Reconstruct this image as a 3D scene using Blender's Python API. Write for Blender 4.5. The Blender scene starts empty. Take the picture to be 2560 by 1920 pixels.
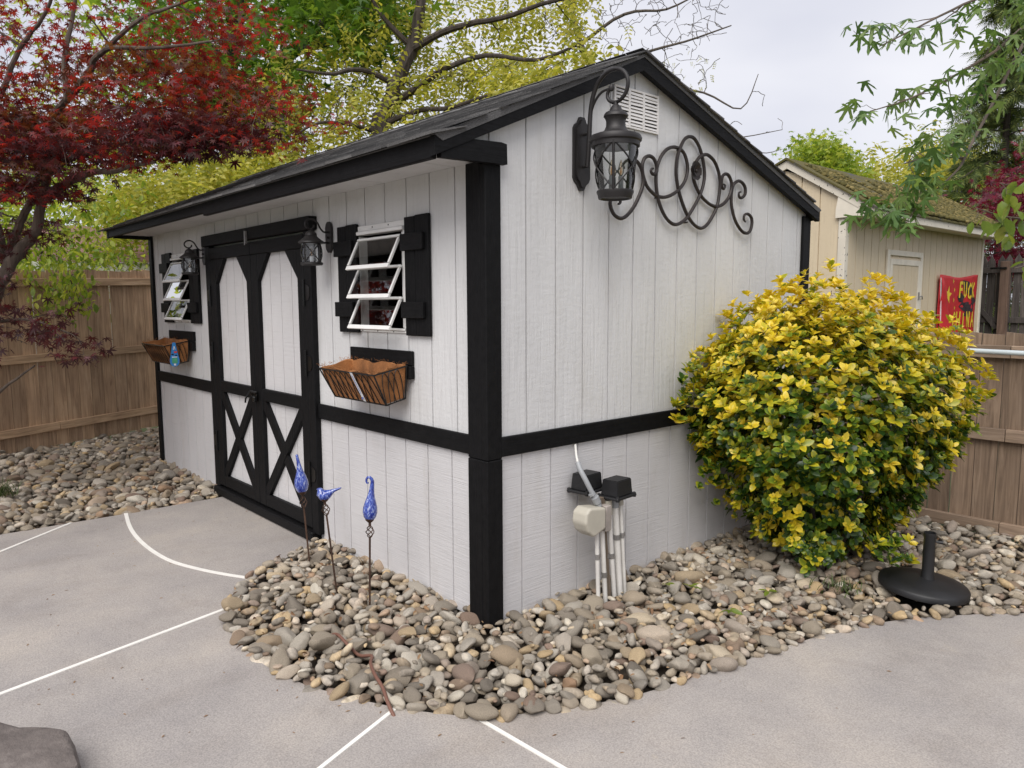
import bpy, bmesh, math, random
import numpy as np
from mathutils import Vector, Matrix, Euler
from mathutils.geometry import tessellate_polygon
rad = math.radians
random.seed(7); RNG = np.random.default_rng(7)
SC = bpy.context.scene
COL = SC.collection

# ------------------------------------------------------------------ camera
CAM = np.array([2.7223, -2.2709, 1.5469]); YAW, PIT, ROL, FPX = 0.8467, -0.108, -0.0046, 1867.05
_f = np.array([-math.sin(YAW)*math.cos(PIT), math.cos(YAW)*math.cos(PIT), math.sin(PIT)])
_r = np.array([math.cos(YAW), math.sin(YAW), 0.0]); _u = np.cross(_r, _f)
_c, _s = math.cos(ROL), math.sin(ROL)
CR, CU, CF = _c*_r+_s*_u, -_s*_r+_c*_u, _f
cd = bpy.data.cameras.new('camera'); cam = bpy.data.objects.new('camera', cd); COL.objects.link(cam)
M = Matrix.Identity(4)
for i in range(3):
    M[i][0], M[i][1], M[i][2], M[i][3] = CR[i], CU[i], -CF[i], CAM[i]
cam.matrix_world = M
cd.sensor_fit = 'HORIZONTAL'; cd.sensor_width = 36; cd.lens = FPX/2560*36
cd.clip_start = 0.05; cd.clip_end = 2000
SC.camera = cam

# ------------------------------------------------------------------ sky, sun, exposure
SUN_EL, SUN_AZ = 51, 151      # azimuth of the sun seen from above, degrees clockwise from +y
w = bpy.data.worlds.new('World'); SC.world = w; w.use_nodes = True
nt = w.node_tree; nt.nodes.clear()
out = nt.nodes.new('ShaderNodeOutputWorld'); bg = nt.nodes.new('ShaderNodeBackground')
sky = nt.nodes.new('ShaderNodeTexSky'); sky.sky_type = 'NISHITA'; sky.sun_disc = False
sky.sun_elevation = rad(SUN_EL); sky.sun_rotation = rad(SUN_AZ); sky.air_density = 1.0; sky.dust_density = 2.0
# overcast: the blue sky is almost wholly covered by a pale cloud layer
tc = nt.nodes.new('ShaderNodeTexCoord')
mp = nt.nodes.new('ShaderNodeMapping'); mp.inputs['Scale'].default_value = (1, 1, 2.5)
nz = nt.nodes.new('ShaderNodeTexNoise'); nz.inputs['Scale'].default_value = 1.7; nz.inputs['Detail'].default_value = 4; nz.inputs['Roughness'].default_value = .5
cr = nt.nodes.new('ShaderNodeValToRGB')
cr.color_ramp.elements[0].position = .35; cr.color_ramp.elements[0].color = (6.5, 6.65, 7.7, 1)
cr.color_ramp.elements[1].position = .68; cr.color_ramp.elements[1].color = (9.5, 9.45, 9.9, 1)
mx = nt.nodes.new('ShaderNodeMix'); mx.data_type = 'RGBA'; mx.inputs[0].default_value = .9
nt.links.new(tc.outputs['Generated'], mp.inputs[0]); nt.links.new(mp.outputs[0], nz.inputs['Vector'])
nt.links.new(nz.outputs['Fac'], cr.inputs[0]); nt.links.new(sky.outputs[0], mx.inputs[6]); nt.links.new(cr.outputs[0], mx.inputs[7])
nt.links.new(mx.outputs[2], bg.inputs[0]); bg.inputs[1].default_value = 0.050
nt.links.new(bg.outputs[0], out.inputs[0])
sl = bpy.data.lights.new('sun', 'SUN'); sl.energy = 1.5; sl.angle = rad(48); sl.color = (1, .965, .92)
so = bpy.data.objects.new('sun', sl); COL.objects.link(so)
_az = rad(SUN_AZ); sd = Vector((math.sin(_az)*math.cos(rad(SUN_EL)), math.cos(_az)*math.cos(rad(SUN_EL)), math.sin(rad(SUN_EL))))
so.rotation_euler = (-sd).to_track_quat('-Z', 'Y').to_euler(); so.location = sd*30
SC.view_settings.view_transform = 'Standard'; SC.view_settings.look = 'None'
SC.view_settings.exposure = 1.08; SC.view_settings.gamma = 1.0
SC.render.engine = 'CYCLES'
SC.cycles.max_bounces = 8; SC.cycles.transparent_max_bounces = 16; SC.cycles.use_denoising = True
SC.cycles.caustics_reflective = False; SC.cycles.caustics_refractive = False

# ------------------------------------------------------------------ helpers
def at(px, py, depth):
    """point seen at source pixel (px, py) at that forward distance"""
    return CAM + depth*(CF + CR*(px-1280)/FPX - CU*(py-960)/FPX)
KD = 2560/2212
def dsp(x, y, depth): return at(x*KD, y*KD, depth)
WLOC = {}
def tag(o, label=None, cat=None, group=None, kind=None):
    if label: o['label'] = label
    if cat: o['category'] = cat
    if group: o['group'] = group
    if kind: o['kind'] = kind
    return o
def empty(name, loc, label, cat, group=None):
    o = bpy.data.objects.new(name, None); COL.objects.link(o); o.location = loc
    o.empty_display_size = .1; WLOC[o.name] = Vector(loc)
    return tag(o, label, cat, group)
def place(name, me, loc, parent=None, rot=None, scale=None):
    o = bpy.data.objects.new(name, me); COL.objects.link(o)
    loc = Vector(loc)
    if parent is not None:
        o.parent = parent; o.location = loc - WLOC[parent.name]
    else: o.location = loc
    WLOC[o.name] = loc
    if rot is not None: o.rotation_euler = rot
    if scale is not None: o.scale = scale
    return o
class MB:
    def __init__(s): s.v = []; s.f = []; s.m = []; s.cur = 0
    def add(s, v, f):
        n = len(s.v); s.v += [tuple(map(float, p)) for p in v]; s.f += [tuple(i+n for i in q) for q in f]; s.m += [s.cur]*len(f); return s
    def box(s, x0, x1, y0, y1, z0, z1, b=0.0):
        x0, x1 = sorted((x0, x1)); y0, y1 = sorted((y0, y1)); z0, z1 = sorted((z0, z1))
        if b <= 0:
            v = [(x, y, z) for z in (z0, z1) for y in (y0, y1) for x in (x0, x1)]
            return s.add(v, [(0, 2, 3, 1), (4, 5, 7, 6), (0, 1, 5, 4), (2, 6, 7, 3), (0, 4, 6, 2), (1, 3, 7, 5)])
        bm = bmesh.new(); bmesh.ops.create_cube(bm, size=1)
        for q in bm.verts: q.co = Vector(((x0+x1)/2+q.co.x*(x1-x0), (y0+y1)/2+q.co.y*(y1-y0), (z0+z1)/2+q.co.z*(z1-z0)))
        bmesh.ops.bevel(bm, geom=bm.edges[:], offset=b, segments=1, affect='EDGES', profile=.5)
        s.bm(bm); return s
    def bm(s, bm):
        bm.verts.index_update(); s.add([q.co for q in bm.verts], [[q.index for q in f.verts] for f in bm.faces]); bm.free(); return s
    def obox(s, p, q, wd, th, up=(0, 0, 1), b=0):
        """box from p to q, wd wide across, th thick along 'up'-ish normal"""
        p = Vector(p); q = Vector(q); d = (q-p); L = d.length; d.normalize(); n = Vector(up); n = (n-d*n.dot(d)).normalized(); c = d.cross(n)
        v = []
        for t in (0, L):
            for a in (-1, 1):
                for e in (-1, 1): v.append(p+d*t+c*(a*wd/2)+n*(e*th/2))
        return s.add(v, [(0, 1, 3, 2), (4, 6, 7, 5), (0, 4, 5, 1), (2, 3, 7, 6), (0, 2, 6, 4), (1, 5, 7, 3)])
    def prism(s, pts, axis, a0, a1):
        """polygon pts (2D) extruded along axis between a0 and a1"""
        n = len(pts)
        def P(u, v_, a): return {'x': (a, u, v_), 'y': (u, a, v_), 'z': (u, v_, a)}[axis]
        v = [P(u, t, a0) for u, t in pts]+[P(u, t, a1) for u, t in pts]
        f = [tuple(range(n)), tuple(range(2*n-1, n-1, -1))]+[(i, (i+1) % n, (i+1) % n+n, i+n) for i in range(n)]
        return s.add(v, f)
    def tube(s, pts, r, n=8, cap=True, closed=False):
        pts = [Vector(p) for p in pts]; m = len(pts); rs = r if hasattr(r, '__len__') else [r]*m
        v = []; fr = None
        for i, p in enumerate(pts):
            a = pts[(i-1) % m] if (closed or i > 0) else p; b_ = pts[(i+1) % m] if (closed or i < m-1) else p
            t = (b_-a).normalized() if (b_-a).length > 1e-9 else Vector((0, 0, 1))
            if fr is None: fr = t.orthogonal().normalized()
            else:
                fr = fr-t*fr.dot(t); fr = fr.normalized() if fr.length > 1e-6 else t.orthogonal().normalized()
            bn = t.cross(fr)
            for k in range(n):
                an = 2*math.pi*k/n; v.append(p+(fr*math.cos(an)+bn*math.sin(an))*rs[i])
        f = []
        for i in range(m if closed else m-1):
            j = (i+1) % m
            for k in range(n): f.append((i*n+k, i*n+(k+1) % n, j*n+(k+1) % n, j*n+k))
        if cap and not closed: f += [tuple(range(n-1, -1, -1)), tuple((m-1)*n+k for k in range(n))]
        return s.add(v, f)
    def lathe(s, prof, c, n=20, cap=True):
        """prof: (radius, z) list around a vertical axis at c=(x,y)"""
        v = []
        for r_, z in prof:
            for k in range(n):
                a = 2*math.pi*k/n; v.append((c[0]+r_*math.cos(a), c[1]+r_*math.sin(a), z))
        f = []
        for i in range(len(prof)-1):
            for k in range(n): f.append((i*n+k, i*n+(k+1) % n, (i+1)*n+(k+1) % n, (i+1)*n+k))
        if cap: f += [tuple(range(n-1, -1, -1)), tuple((len(prof)-1)*n+k for k in range(n))]
        return s.add(v, f)
    def mesh(s, name, mat, smooth=False, origin=None, recalc=True):
        v = np.array(s.v, dtype=float); c = (v.min(0)+v.max(0))/2 if origin is None else np.array(origin)
        me = bpy.data.meshes.new(name); me.from_pydata((v-c).tolist(), [], s.f)
        mats = mat if isinstance(mat, (list, tuple)) else [mat]
        for m_ in mats: me.materials.append(m_)
        if len(mats) > 1: me.polygons.foreach_set('material_index', s.m)
        if recalc:
            bm = bmesh.new(); bm.from_mesh(me); bmesh.ops.recalc_face_normals(bm, faces=bm.faces); bm.to_mesh(me); bm.free()
        if smooth:
            me.polygons.foreach_set('use_smooth', [True]*len(me.polygons))
            try: me.set_sharp_from_angle(angle=rad(40))
            except Exception: pass
        me.update(); return me, Vector(c)
    def build(s, name, mat, parent=None, smooth=False):
        me, c = s.mesh(name, mat, smooth); return place(name, me, c, parent)
def np_mesh(name, V, F, mat, attrs=None, smooth=False):
    """V (n,3), F (m,k) uniform faces"""
    me = bpy.data.meshes.new(name); n, m, k = len(V), len(F), F.shape[1]
    me.vertices.add(n); me.vertices.foreach_set('co', V.astype(np.float32).ravel())
    me.loops.add(m*k); me.loops.foreach_set('vertex_index', F.astype(np.int32).ravel())
    me.polygons.add(m); me.polygons.foreach_set('loop_start', np.arange(0, m*k, k, dtype=np.int32))
    me.polygons.foreach_set('loop_total', np.full(m, k, dtype=np.int32))
    if smooth: me.polygons.foreach_set('use_smooth', np.ones(m, dtype=bool))
    me.materials.append(mat)
    for an, vals in (attrs or {}).items():
        a = me.attributes.new(an, 'FLOAT', 'POINT'); a.data.foreach_set('value', vals.astype(np.float32))
    me.update(calc_edges=True); return me

# ------------------------------------------------------------------ materials
def newmat(name):
    m = bpy.data.materials.new(name); m.use_nodes = True; t = m.node_tree
    b = t.nodes['Principled BSDF']; return m, t, b
def N(t, typ, **kw):
    n = t.nodes.new(typ)
    for k, v in kw.items():
        if k in n.inputs.keys() if isinstance(k, str) else False: n.inputs[k].default_value = v
        else: setattr(n, k, v)
    return n
def coords(t, kind='pos', scale=(1, 1, 1), rnd=False):
    if kind == 'pos': src = N(t, 'ShaderNodeNewGeometry').outputs['Position']
    else: src = N(t, 'ShaderNodeTexCoord').outputs['Object']
    mp = N(t, 'ShaderNodeMapping'); mp.inputs['Scale'].default_value = scale
    if rnd:
        oi = N(t, 'ShaderNodeObjectInfo'); ad = N(t, 'ShaderNodeVectorMath'); ad.operation = 'ADD'
        ml = N(t, 'ShaderNodeMath'); ml.operation = 'MULTIPLY'; ml.inputs[1].default_value = 37.0
        t.links.new(oi.outputs['Random'], ml.inputs[0]); t.links.new(src, ad.inputs[0]); t.links.new(ml.outputs[0], ad.inputs[1]); src = ad.outputs[0]
    t.links.new(src, mp.inputs['Vector']); return mp.outputs[0]
def noise(t, vec, scale, detail=4, rough=.55, dist=0.0):
    n = N(t, 'ShaderNodeTexNoise'); n.inputs['Scale'].default_value = scale; n.inputs['Detail'].default_value = detail
    n.inputs['Roughness'].default_value = rough; n.inputs['Distortion'].default_value = dist
    t.links.new(vec, n.inputs['Vector']); return n.outputs['Fac']
def ramp(t, fac, stops, interp='LINEAR'):
    r = N(t, 'ShaderNodeValToRGB'); r.color_ramp.interpolation = interp; e = r.color_ramp.elements
    while len(e) < len(stops): e.new(.5)
    for q, (p, c) in zip(e, stops): q.position = p; q.color = tuple(c)+(1,) if len(c) == 3 else c
    t.links.new(fac, r.inputs[0]); return r.outputs[0]
def mixc(t, a, b, fac, mode='MIX'):
    m = N(t, 'ShaderNodeMix'); m.data_type = 'RGBA'; m.blend_type = mode
    for sock, val in ((m.inputs[6], a), (m.inputs[7], b)):
        if isinstance(val, (tuple, list)): sock.default_value = tuple(val)+(1,) if len(val) == 3 else val
        else: t.links.new(val, sock)
    if isinstance(fac, (int, float)): m.inputs[0].default_value = fac
    else: t.links.new(fac, m.inputs[0])
    return m.outputs[2]
def bump(t, b, h, strength, dist=.01):
    n = N(t, 'ShaderNodeBump'); n.inputs['Strength'].default_value = strength; n.inputs['Distance'].default_value = dist
    t.links.new(h, n.inputs['Height']); t.links.new(n.outputs[0], b.inputs['Normal']); return n
def math_(t, op, a, b=None):
    m = N(t, 'ShaderNodeMath'); m.operation = op
    for i, v in enumerate((a, b)):
        if v is None: continue
        if isinstance(v, (int, float)): m.inputs[i].default_value = v
        else: t.links.new(v, m.inputs[i])
    return m.outputs[0]
def plain(name, col, rough=.5, metal=0.0, var=.12, bs=0.0, bsc=60, spec=None):
    m, t, b = newmat(name)
    n = noise(t, coords(t, 'pos'), 9, 5)
    c = ramp(t, n, [(.3, [x*(1-var) for x in col]), (.7, [min(1, x*(1+var)) for x in col])])
    t.links.new(c, b.inputs['Base Color']); b.inputs['Roughness'].default_value = rough; b.inputs['Metallic'].default_value = metal
    if spec is not None: b.inputs['Specular IOR Level'].default_value = spec
    if bs: bump(t, b, noise(t, coords(t, 'pos'), bsc, 4), bs, .004)
    return m
def siding_mat(name, col, axis):
    """painted plywood siding: grain runs along axis ('z' vertical, 'h' horizontal brushed)"""
    m, t, b = newmat(name)
    sc = (42, 42, 2.4) if axis == 'z' else (3.5, 3.5, 120)
    v = coords(t, 'pos', sc); g = noise(t, v, 1.0, 5, .62, .6)
    big = noise(t, coords(t, 'pos', (2.2, 2.2, 1.1)), 1.0, 4)
    wav = noise(t, coords(t, 'pos', (17, 17, 40)), 1.0, 3)
    c1 = ramp(t, big, [(.3, [x*.93 for x in col]), (.7, [min(1, x*1.04) for x in col])])
    c2 = ramp(t, g, [(.25, (.78, .78, .78)), (.45, (1, 1, 1))])
    c = mixc(t, c1, c2, .55, 'MULTIPLY')
    # scuffs and rain dust with their own shape
    d = noise(t, coords(t, 'pos', (5, 5, 1.3)), 1.0, 6, .7)
    c = mixc(t, c, ramp(t, d, [(.55, (1, 1, 1)), (.8, (.86, .84, .80))]), .8, 'MULTIPLY')
    t.links.new(c, b.inputs['Base Color']); b.inputs['Roughness'].default_value = .55
    h = math_(t, 'ADD', g, math_(t, 'MULTIPLY', wav, .5 if axis == 'z' else .12)); bump(t, b, h, .62 if axis == 'z' else .42, .007)
    return m
def wood_mat(name, cols, along='z', rough=.8, bs=.5, sc=30, rnd=True, world=False):
    """bare or painted lumber: streaky grain in the board's own space"""
    m, t, b = newmat(name)
    k = {'x': (sc*.06, sc, sc), 'y': (sc, sc*.06, sc), 'z': (sc, sc, sc*.06)}[along]
    v = coords(t, 'pos' if world else 'obj', k, rnd and not world); g = noise(t, v, 1.0, 6, .65, 1.2)
    v2 = coords(t, 'obj', (3, 3, 3), rnd); g2 = noise(t, v2, 1.0, 3)
    c = ramp(t, g, [(.3, cols[0]), (.52, cols[1]), (.72, cols[2])])
    oi = N(t, 'ShaderNodeObjectInfo')
    c = mixc(t, c, ramp(t, oi.outputs['Random'], [(0, (.72, .70, .68)), (1, (1.08, 1.05, 1.02))]), 1.0, 'MULTIPLY')
    c = mixc(t, c, ramp(t, g2, [(.35, (.72, .72, .74)), (.65, (1, 1, 1))]), .7, 'MULTIPLY')
    t.links.new(c, b.inputs['Base Color']); b.inputs['Roughness'].default_value = rough
    bump(t, b, g, bs, .006); return m
def leaf_mat(name, stops, trans=.35, rough=.45, attr=None, tcol=None):
    """thin leaf: colour differs from leaf to leaf, some light passes through"""
    m, t, b = newmat(name); o = t.nodes['Material Output']
    gi = N(t, 'ShaderNodeNewGeometry'); oi = N(t, 'ShaderNodeObjectInfo')
    rv = math_(t, 'FRACT', math_(t, 'ADD', gi.outputs['Random Per Island'], oi.outputs['Random']))
    if attr:
        a = N(t, 'ShaderNodeAttribute'); a.attribute_name = attr
        rv = math_(t, 'ADD', a.outputs['Fac'], math_(t, 'MULTIPLY', math_(t, 'SUBTRACT', rv, .5), .35))
    c = ramp(t, rv, stops)
    n = noise(t, coords(t, 'obj'), 60, 2); c = mixc(t, c, ramp(t, n, [(.3, (.75, .75, .75)), (.7, (1.1, 1.1, 1.1))]), .6, 'MULTIPLY')
    t.links.new(c, b.inputs['Base Color']); b.inputs['Roughness'].default_value = rough
    tr = N(t, 'ShaderNodeBsdfTranslucent'); mx = N(t, 'ShaderNodeMixShader'); mx.inputs[0].default_value = trans
    if tcol: t.links.new(mixc(t, c, tcol, 1.0, 'MULTIPLY'), tr.inputs['Color'])
    else: t.links.new(c, tr.inputs['Color'])
    t.links.new(b.outputs[0], mx.inputs[1]); t.links.new(tr.outputs[0], mx.inputs[2]); t.links.new(mx.outputs[0], o.inputs[0])
    return m
def glass_mat(name, col=(1, 1, 1), rough=.02, alpha=.12):
    """thin clear pane: mostly see-through, mirror-like by angle"""
    m, t, b = newmat(name); o = t.nodes['Material Output']; t.nodes.remove(b)
    gl = N(t, 'ShaderNodeBsdfGlossy'); gl.inputs['Roughness'].default_value = rough
    tr = N(t, 'ShaderNodeBsdfTransparent'); tr.inputs['Color'].default_value = tuple(col)+(1,)
    lw = N(t, 'ShaderNodeFresnel'); lw.inputs['IOR'].default_value = 1.5
    fac = math_(t, 'ADD', lw.outputs[0], alpha); mx = N(t, 'ShaderNodeMixShader')
    t.links.new(fac, mx.inputs[0]); t.links.new(tr.outputs[0], mx.inputs[1]); t.links.new(gl.outputs[0], mx.inputs[2]); t.links.new(mx.outputs[0], o.inputs[0])
    return m
GREY = (.655, .652, .650)
MT = {}
MT['side_v'] = siding_mat('painted_siding_vertical', GREY, 'z')
MT['side_h'] = siding_mat('painted_siding_brushed', (.615, .603, .606), 'h')
def black_mat(name, along):
    m, t, b = newmat(name)
    k = {'x': (2, 45, 45), 'y': (45, 2, 45), 'z': (45, 45, 2)}[along]
    g = noise(t, coords(t, 'pos', k), 1, 5, .6, .5); p = noise(t, coords(t, 'pos'), 30, 4)
    t.links.new(ramp(t, p, [(.3, (.0040, .0040, .0045)), (.75, (.0082, .0080, .0087))]), b.inputs['Base Color'])
    b.inputs['Roughness'].default_value = .6; b.inputs['Specular IOR Level'].default_value = .16
    bump(t, b, g, .6, .006); return m
for a in 'xyz': MT['blk_'+a] = black_mat('black_paint_'+a, a)
MT['iron'] = plain('dark_iron', (.026, .019, .017), .5, .3, .2, .15, 90)
MT['lampiron'] = plain('lamp_iron', (.026, .0235, .0235), .5, .3, .15, .12, 140)
MT['hinge'] = plain('black_hinge', (.006, .006, .006), .3, .2)
MT['white'] = plain('white_aluminium', (.80, .79, .77), .4, 0, .06)
MT['glass'] = glass_mat('window_glass', (.86, .88, .88), .01, .10)
MT['lampglass'] = glass_mat('lamp_glass', (.93, .94, .94), .06, .06)
MT['bulb'] = glass_mat('bulb_glass', (1, .93, .82), .03, .05)
MT['amber'] = plain('bulb_filament', (.75, .38, .12), .3)
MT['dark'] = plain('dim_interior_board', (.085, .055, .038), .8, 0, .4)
MT['coco'] = plain('coco_fibre', (.30, .125, .042), .95, 0, .45, 1.0, 150)
MT['pvc'] = plain('white_pvc', (.68, .66, .62), .45, 0, .12)
MT['greypvc'] = plain('grey_pvc', (.30, .31, .32), .45)
MT['blackplastic'] = plain('black_plastic', (.011, .011, .012), .5, 0, .3, .2, 200)
MT['beigeplastic'] = plain('beige_plastic', (.46, .43, .36), .5, 0, .08)
MT['galv'] = plain('galvanised_metal', (.32, .31, .30), .45, .6, .2)
MT['rust'] = plain('rusty_rod', (.075, .042, .028), .6, .5, .4, .3, 160)
MT['hose'] = plain('brown_hose', (.17, .08, .055), .55)
MT['paper'] = plain('paper_tag', (.75, .76, .78), .6, 0, .04)
MT['bluecard'] = plain('blue_card', (.03, .22, .55), .5, 0, .1)
MT['greencard'] = plain('green_print', (.08, .35, .18), .5)
MT['redcard'] = plain('red_print', (.6, .06, .05), .5)
MT['inkblue'] = plain('blue_ink', (.06, .10, .35), .6)
MT['gutter_soffit'] = siding_mat('painted_soffit', GREY, 'z')
# ------------------------------------------------------------------ ground, patio, stone beds
GZ = -0.045
def concrete():
    m, t, b = newmat('exposed_concrete')
    v = coords(t, 'pos')
    big = noise(t, v, .9, 5, .6); mid = noise(t, v, 5, 5, .6); fine = noise(t, v, 150, 3, .75); grit = noise(t, v, 110, 3, .6)
    c = ramp(t, big, [(.28, (.285, .266, .258)), (.5, (.352, .324, .302)), (.72, (.425, .380, .332))])
    c = mixc(t, c, ramp(t, mid, [(.3, (.92, .92, .93)), (.7, (1.04, 1.035, 1.03))]), .8, 'MULTIPLY')
    c = mixc(t, c, ramp(t, fine, [(.34, (.70, .69, .68)), (.5, (1, 1, 1)), (.66, (1.32, 1.29, 1.24))]), .75, 'MULTIPLY')
    st = noise(t, coords(t, 'pos', (1.3, .5, 1)), 1.4, 6, .65)
    c = mixc(t, c, ramp(t, st, [(.52, (1, 1, 1)), (.75, (.80, .77, .74))]), .8, 'MULTIPLY')
    blot = noise(t, v, 2.3, 7, .75); c = mixc(t, c, (.44, .36, .25), ramp(t, blot, [(.66, (0, 0, 0)), (.74, (.45, .45, .45))]))
    drk = noise(t, coords(t, 'pos', (.8, 1.4, 1)), 1.9, 7, .7); c = mixc(t, c, ramp(t, drk, [(.30, (.82, .81, .81)), (.46, (1, 1, 1))]), .8, 'MULTIPLY')
    t.links.new(c, b.inputs['Base Color']); b.inputs['Roughness'].default_value = .85
    bump(t, b, math_(t, 'ADD', fine, grit), .35, .003); return m
def soil():
    m, t, b = newmat('dark_soil'); v = coords(t, 'pos')
    c = ramp(t, noise(t, v, 14, 6, .7), [(.3, (.022, .017, .012)), (.55, (.05, .037, .026)), (.75, (.09, .065, .042))])
    t.links.new(c, b.inputs['Base Color']); b.inputs['Roughness'].default_value = .95; bump(t, b, noise(t, v, 60, 5, .7), .8, .01); return m
def lawn():
    m, t, b = newmat('ground_cover'); v = coords(t, 'pos')
    c = ramp(t, noise(t, v, 3, 6, .7), [(.3, (.035, .045, .018)), (.6, (.06, .075, .025)), (.8, (.08, .07, .035))])
    t.links.new(c, b.inputs['Base Color']); b.inputs['Roughness'].default_value = .95; return m
MT['concrete'] = concrete(); MT['soil'] = soil(); MT['lawn'] = lawn(); MT['caulk'] = plain('white_joint', (.80, .78, .73), .6, 0, .06)
g = MB(); g.add([(-400, -400, -.17), (400, -400, -.17), (400, 400, -.17), (-400, 400, -.17)], [(0, 1, 2, 3)])
tag(g.build('ground', MT['lawn']), kind='structure')

BED_R = [(3.6, 3.35), (2.6, 2.9), (2.1, 2.52), (1.703, 2.123), (1.458, 1.809), (1.257, 1.463), (1.113, 1.035), (1.019, .586), (.959, .322), (.892, .032), (.783, -.236), (.654, -.464), (.516, -.618), (.335, -.745), (.11, -.865), (-.122, -.954), (-.33, -1.0), (-.572, -1.005), (-.837, -.968), (-1.076, -.89), (-1.245, -.80), (-1.37, -.685), (-1.485, -.55), (-1.601, -.392), (-1.70, -.2), (-1.757, -.0)]
def smooth(pts, n=3):
    o = []
    for i in range(len(pts)-1):
        p0 = np.array(pts[max(i-1, 0)]); p1 = np.array(pts[i]); p2 = np.array(pts[i+1]); p3 = np.array(pts[min(i+2, len(pts)-1)])
        for k in range(n):
            t = k/n; o.append(tuple(.5*((2*p1)+(-p0+p2)*t+(2*p0-5*p1+4*p2-p3)*t*t+(-p0+3*p1-3*p2+p3)*t**3)))
    o.append(tuple(pts[-1])); return o
EDGE = smooth(BED_R, 3)
slab = EDGE + [(-3.43, 0.0), (-3.43, -.4), (-3.425, -.8), (-3.437, -1.17), (-3.45, -1.6), (-3.55, -3.2), (-3.8, -9), (9, -9), (9, 4.6), (5.0, 3.9)]
tri = tessellate_polygon([[Vector((x, y, 0)) for x, y in slab]])
n = len(slab); mb = MB()
mb.add([(x, y, GZ) for x, y in slab]+[(x, y, -.16) for x, y in slab], [tuple(q) for q in tri]+[(i, (i+1) % n, (i+1) % n+n, i+n) for i in range(n)])
patio = tag(mb.build('patio', MT['concrete']), kind='structure')
def joint(pts, wd=.02):
    mb = MB(); pts = [Vector((x, y, 0)) for x, y in pts]; L = []; R = []
    for i, p in enumerate(pts):
        t = (pts[min(i+1, len(pts)-1)]-pts[max(i-1, 0)]).normalized(); c = Vector((-t.y, t.x, 0))*wd/2
        L.append(p+c); R.append(p-c)
    v = [(q.x, q.y, GZ+.004) for q in L]+[(q.x, q.y, GZ+.004) for q in R]+[(q.x, q.y, GZ-.01) for q in L]+[(q.x, q.y, GZ-.01) for q in R]
    m_ = len(pts); f = []
    for i in range(m_-1): f += [(i, i+1, m_+i+1, m_+i), (i, 2*m_+i, 2*m_+i+1, i+1), (m_+i, m_+i+1, 3*m_+i+1, 3*m_+i)]
    mb.add(v, f); mb.build('joint_strip', MT['caulk'], patio)
joint([(-3.43, -1.16), (-3.008, -1.648), (-.25, -4.82)], .022)
joint(smooth([(-3.43, -.79), (-3.082, -.857), (-2.786, -.894), (-2.496, -.907), (-2.232, -.898), (-2.025, -.868), (-1.804, -.796), (-1.61, -.712), (-1.42, -.61)], 4), .026)
joint([(-1.105, -.91), (-.865, -1.92), (.0, -5.56)], .022)
joint([(.305, -.732), (.469, -1.167), (1.55, -4.05)], .017)
joint([(.52, -.573), (1.026, -.547), (4.6, -.36)], .017)

# river stones
def stone_mat():
    m, t, b = newmat('river_stone')
    gi = N(t, 'ShaderNodeNewGeometry'); oi = N(t, 'ShaderNodeObjectInfo')
    rv = math_(t, 'FRACT', math_(t, 'ADD', gi.outputs['Random Per Island'], oi.outputs['Random']))
    base = ramp(t, rv, [(0, (.17, .15, .125)), (.10, (.27, .237, .196)), (.20, (.38, .325, .25)), (.30, (.23, .20, .163)), (.40, (.43, .395, .34)), (.50, (.33, .255, .175)), (.58, (.23, .165, .13)), (.68, (.50, .46, .395)), (.76, (.25, .228, .20)), (.85, (.50, .37, .21)), (.93, (.60, .56, .48)), (1.0, (.36, .235, .15))])
    v = coords(t, 'obj', (1, 1, 1), True)
    n1 = noise(t, v, 22, 6, .68); n2 = noise(t, v, 90, 4, .7); n3 = noise(t, coords(t, 'obj', (7, 26, 7), True), 3, 4, .6, 1.5)
    c = mixc(t, base, ramp(t, n1, [(.3, (.55, .52, .48)), (.5, (1, 1, 1)), (.72, (1.35, 1.28, 1.18))]), .85, 'MULTIPLY')
    c = mixc(t, c, ramp(t, n3, [(.4, (.85, .84, .82)), (.62, (1.1, 1.08, 1.05))]), .7, 'MULTIPLY')
    c = mixc(t, c, (.46, .43, .38), ramp(t, n2, [(.64, (0, 0, 0)), (.74, (.55, .55, .55))]))
    t.links.new(c, b.inputs['Base Color']); b.inputs['Roughness'].default_value = .82; b.inputs['Specular IOR Level'].default_value = .3
    bump(t, b, math_(t, 'ADD', n1, math_(t, 'MULTIPLY', n2, .5)), .8, .006); return m
MT['stone'] = stone_mat()
def stone_shape(sub, seed):
    r = random.Random(seed); bm = bmesh.new(); bmesh.ops.create_icosphere(bm, subdivisions=sub, radius=1)
    ax = (r.uniform(.9, 1.4), r.uniform(.66, .95), r.uniform(.42, .64)); ph = [r.uniform(0, 6.28) for _ in range(6)]
    pl = [(Vector((r.gauss(0, 1), r.gauss(0, 1), r.gauss(0, 1))).normalized(), r.uniform(.60, .88)) for _ in range(6)]
    for q in bm.verts:
        p = q.co.copy()
        k = 1+.09*math.sin(2.1*p.x+ph[0])*math.cos(2.3*p.y+ph[1])+.07*math.sin(3.1*p.z+ph[2]+p.x)+.04*math.sin(5*p.y+ph[3]+2*p.x)
        for nrm, d in pl:          # worn flat faces
            h = p.dot(nrm)
            if h > d: p -= nrm*(h-d)*.8
        q.co = Vector((p.x*ax[0], p.y*ax[1], p.z*ax[2]))*k
    return bm
SH3 = []
for i in range(14):
    mb = MB(); mb.bm(stone_shape(2 if i > 13 else 3, 100+i)); me, _ = mb.mesh('river_stone', MT['stone'], True, (0, 0, 0)); 
    me.polygons.foreach_set('use_smooth', [True]*len(me.polygons)); SH3.append(me)
SH2 = []
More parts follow.
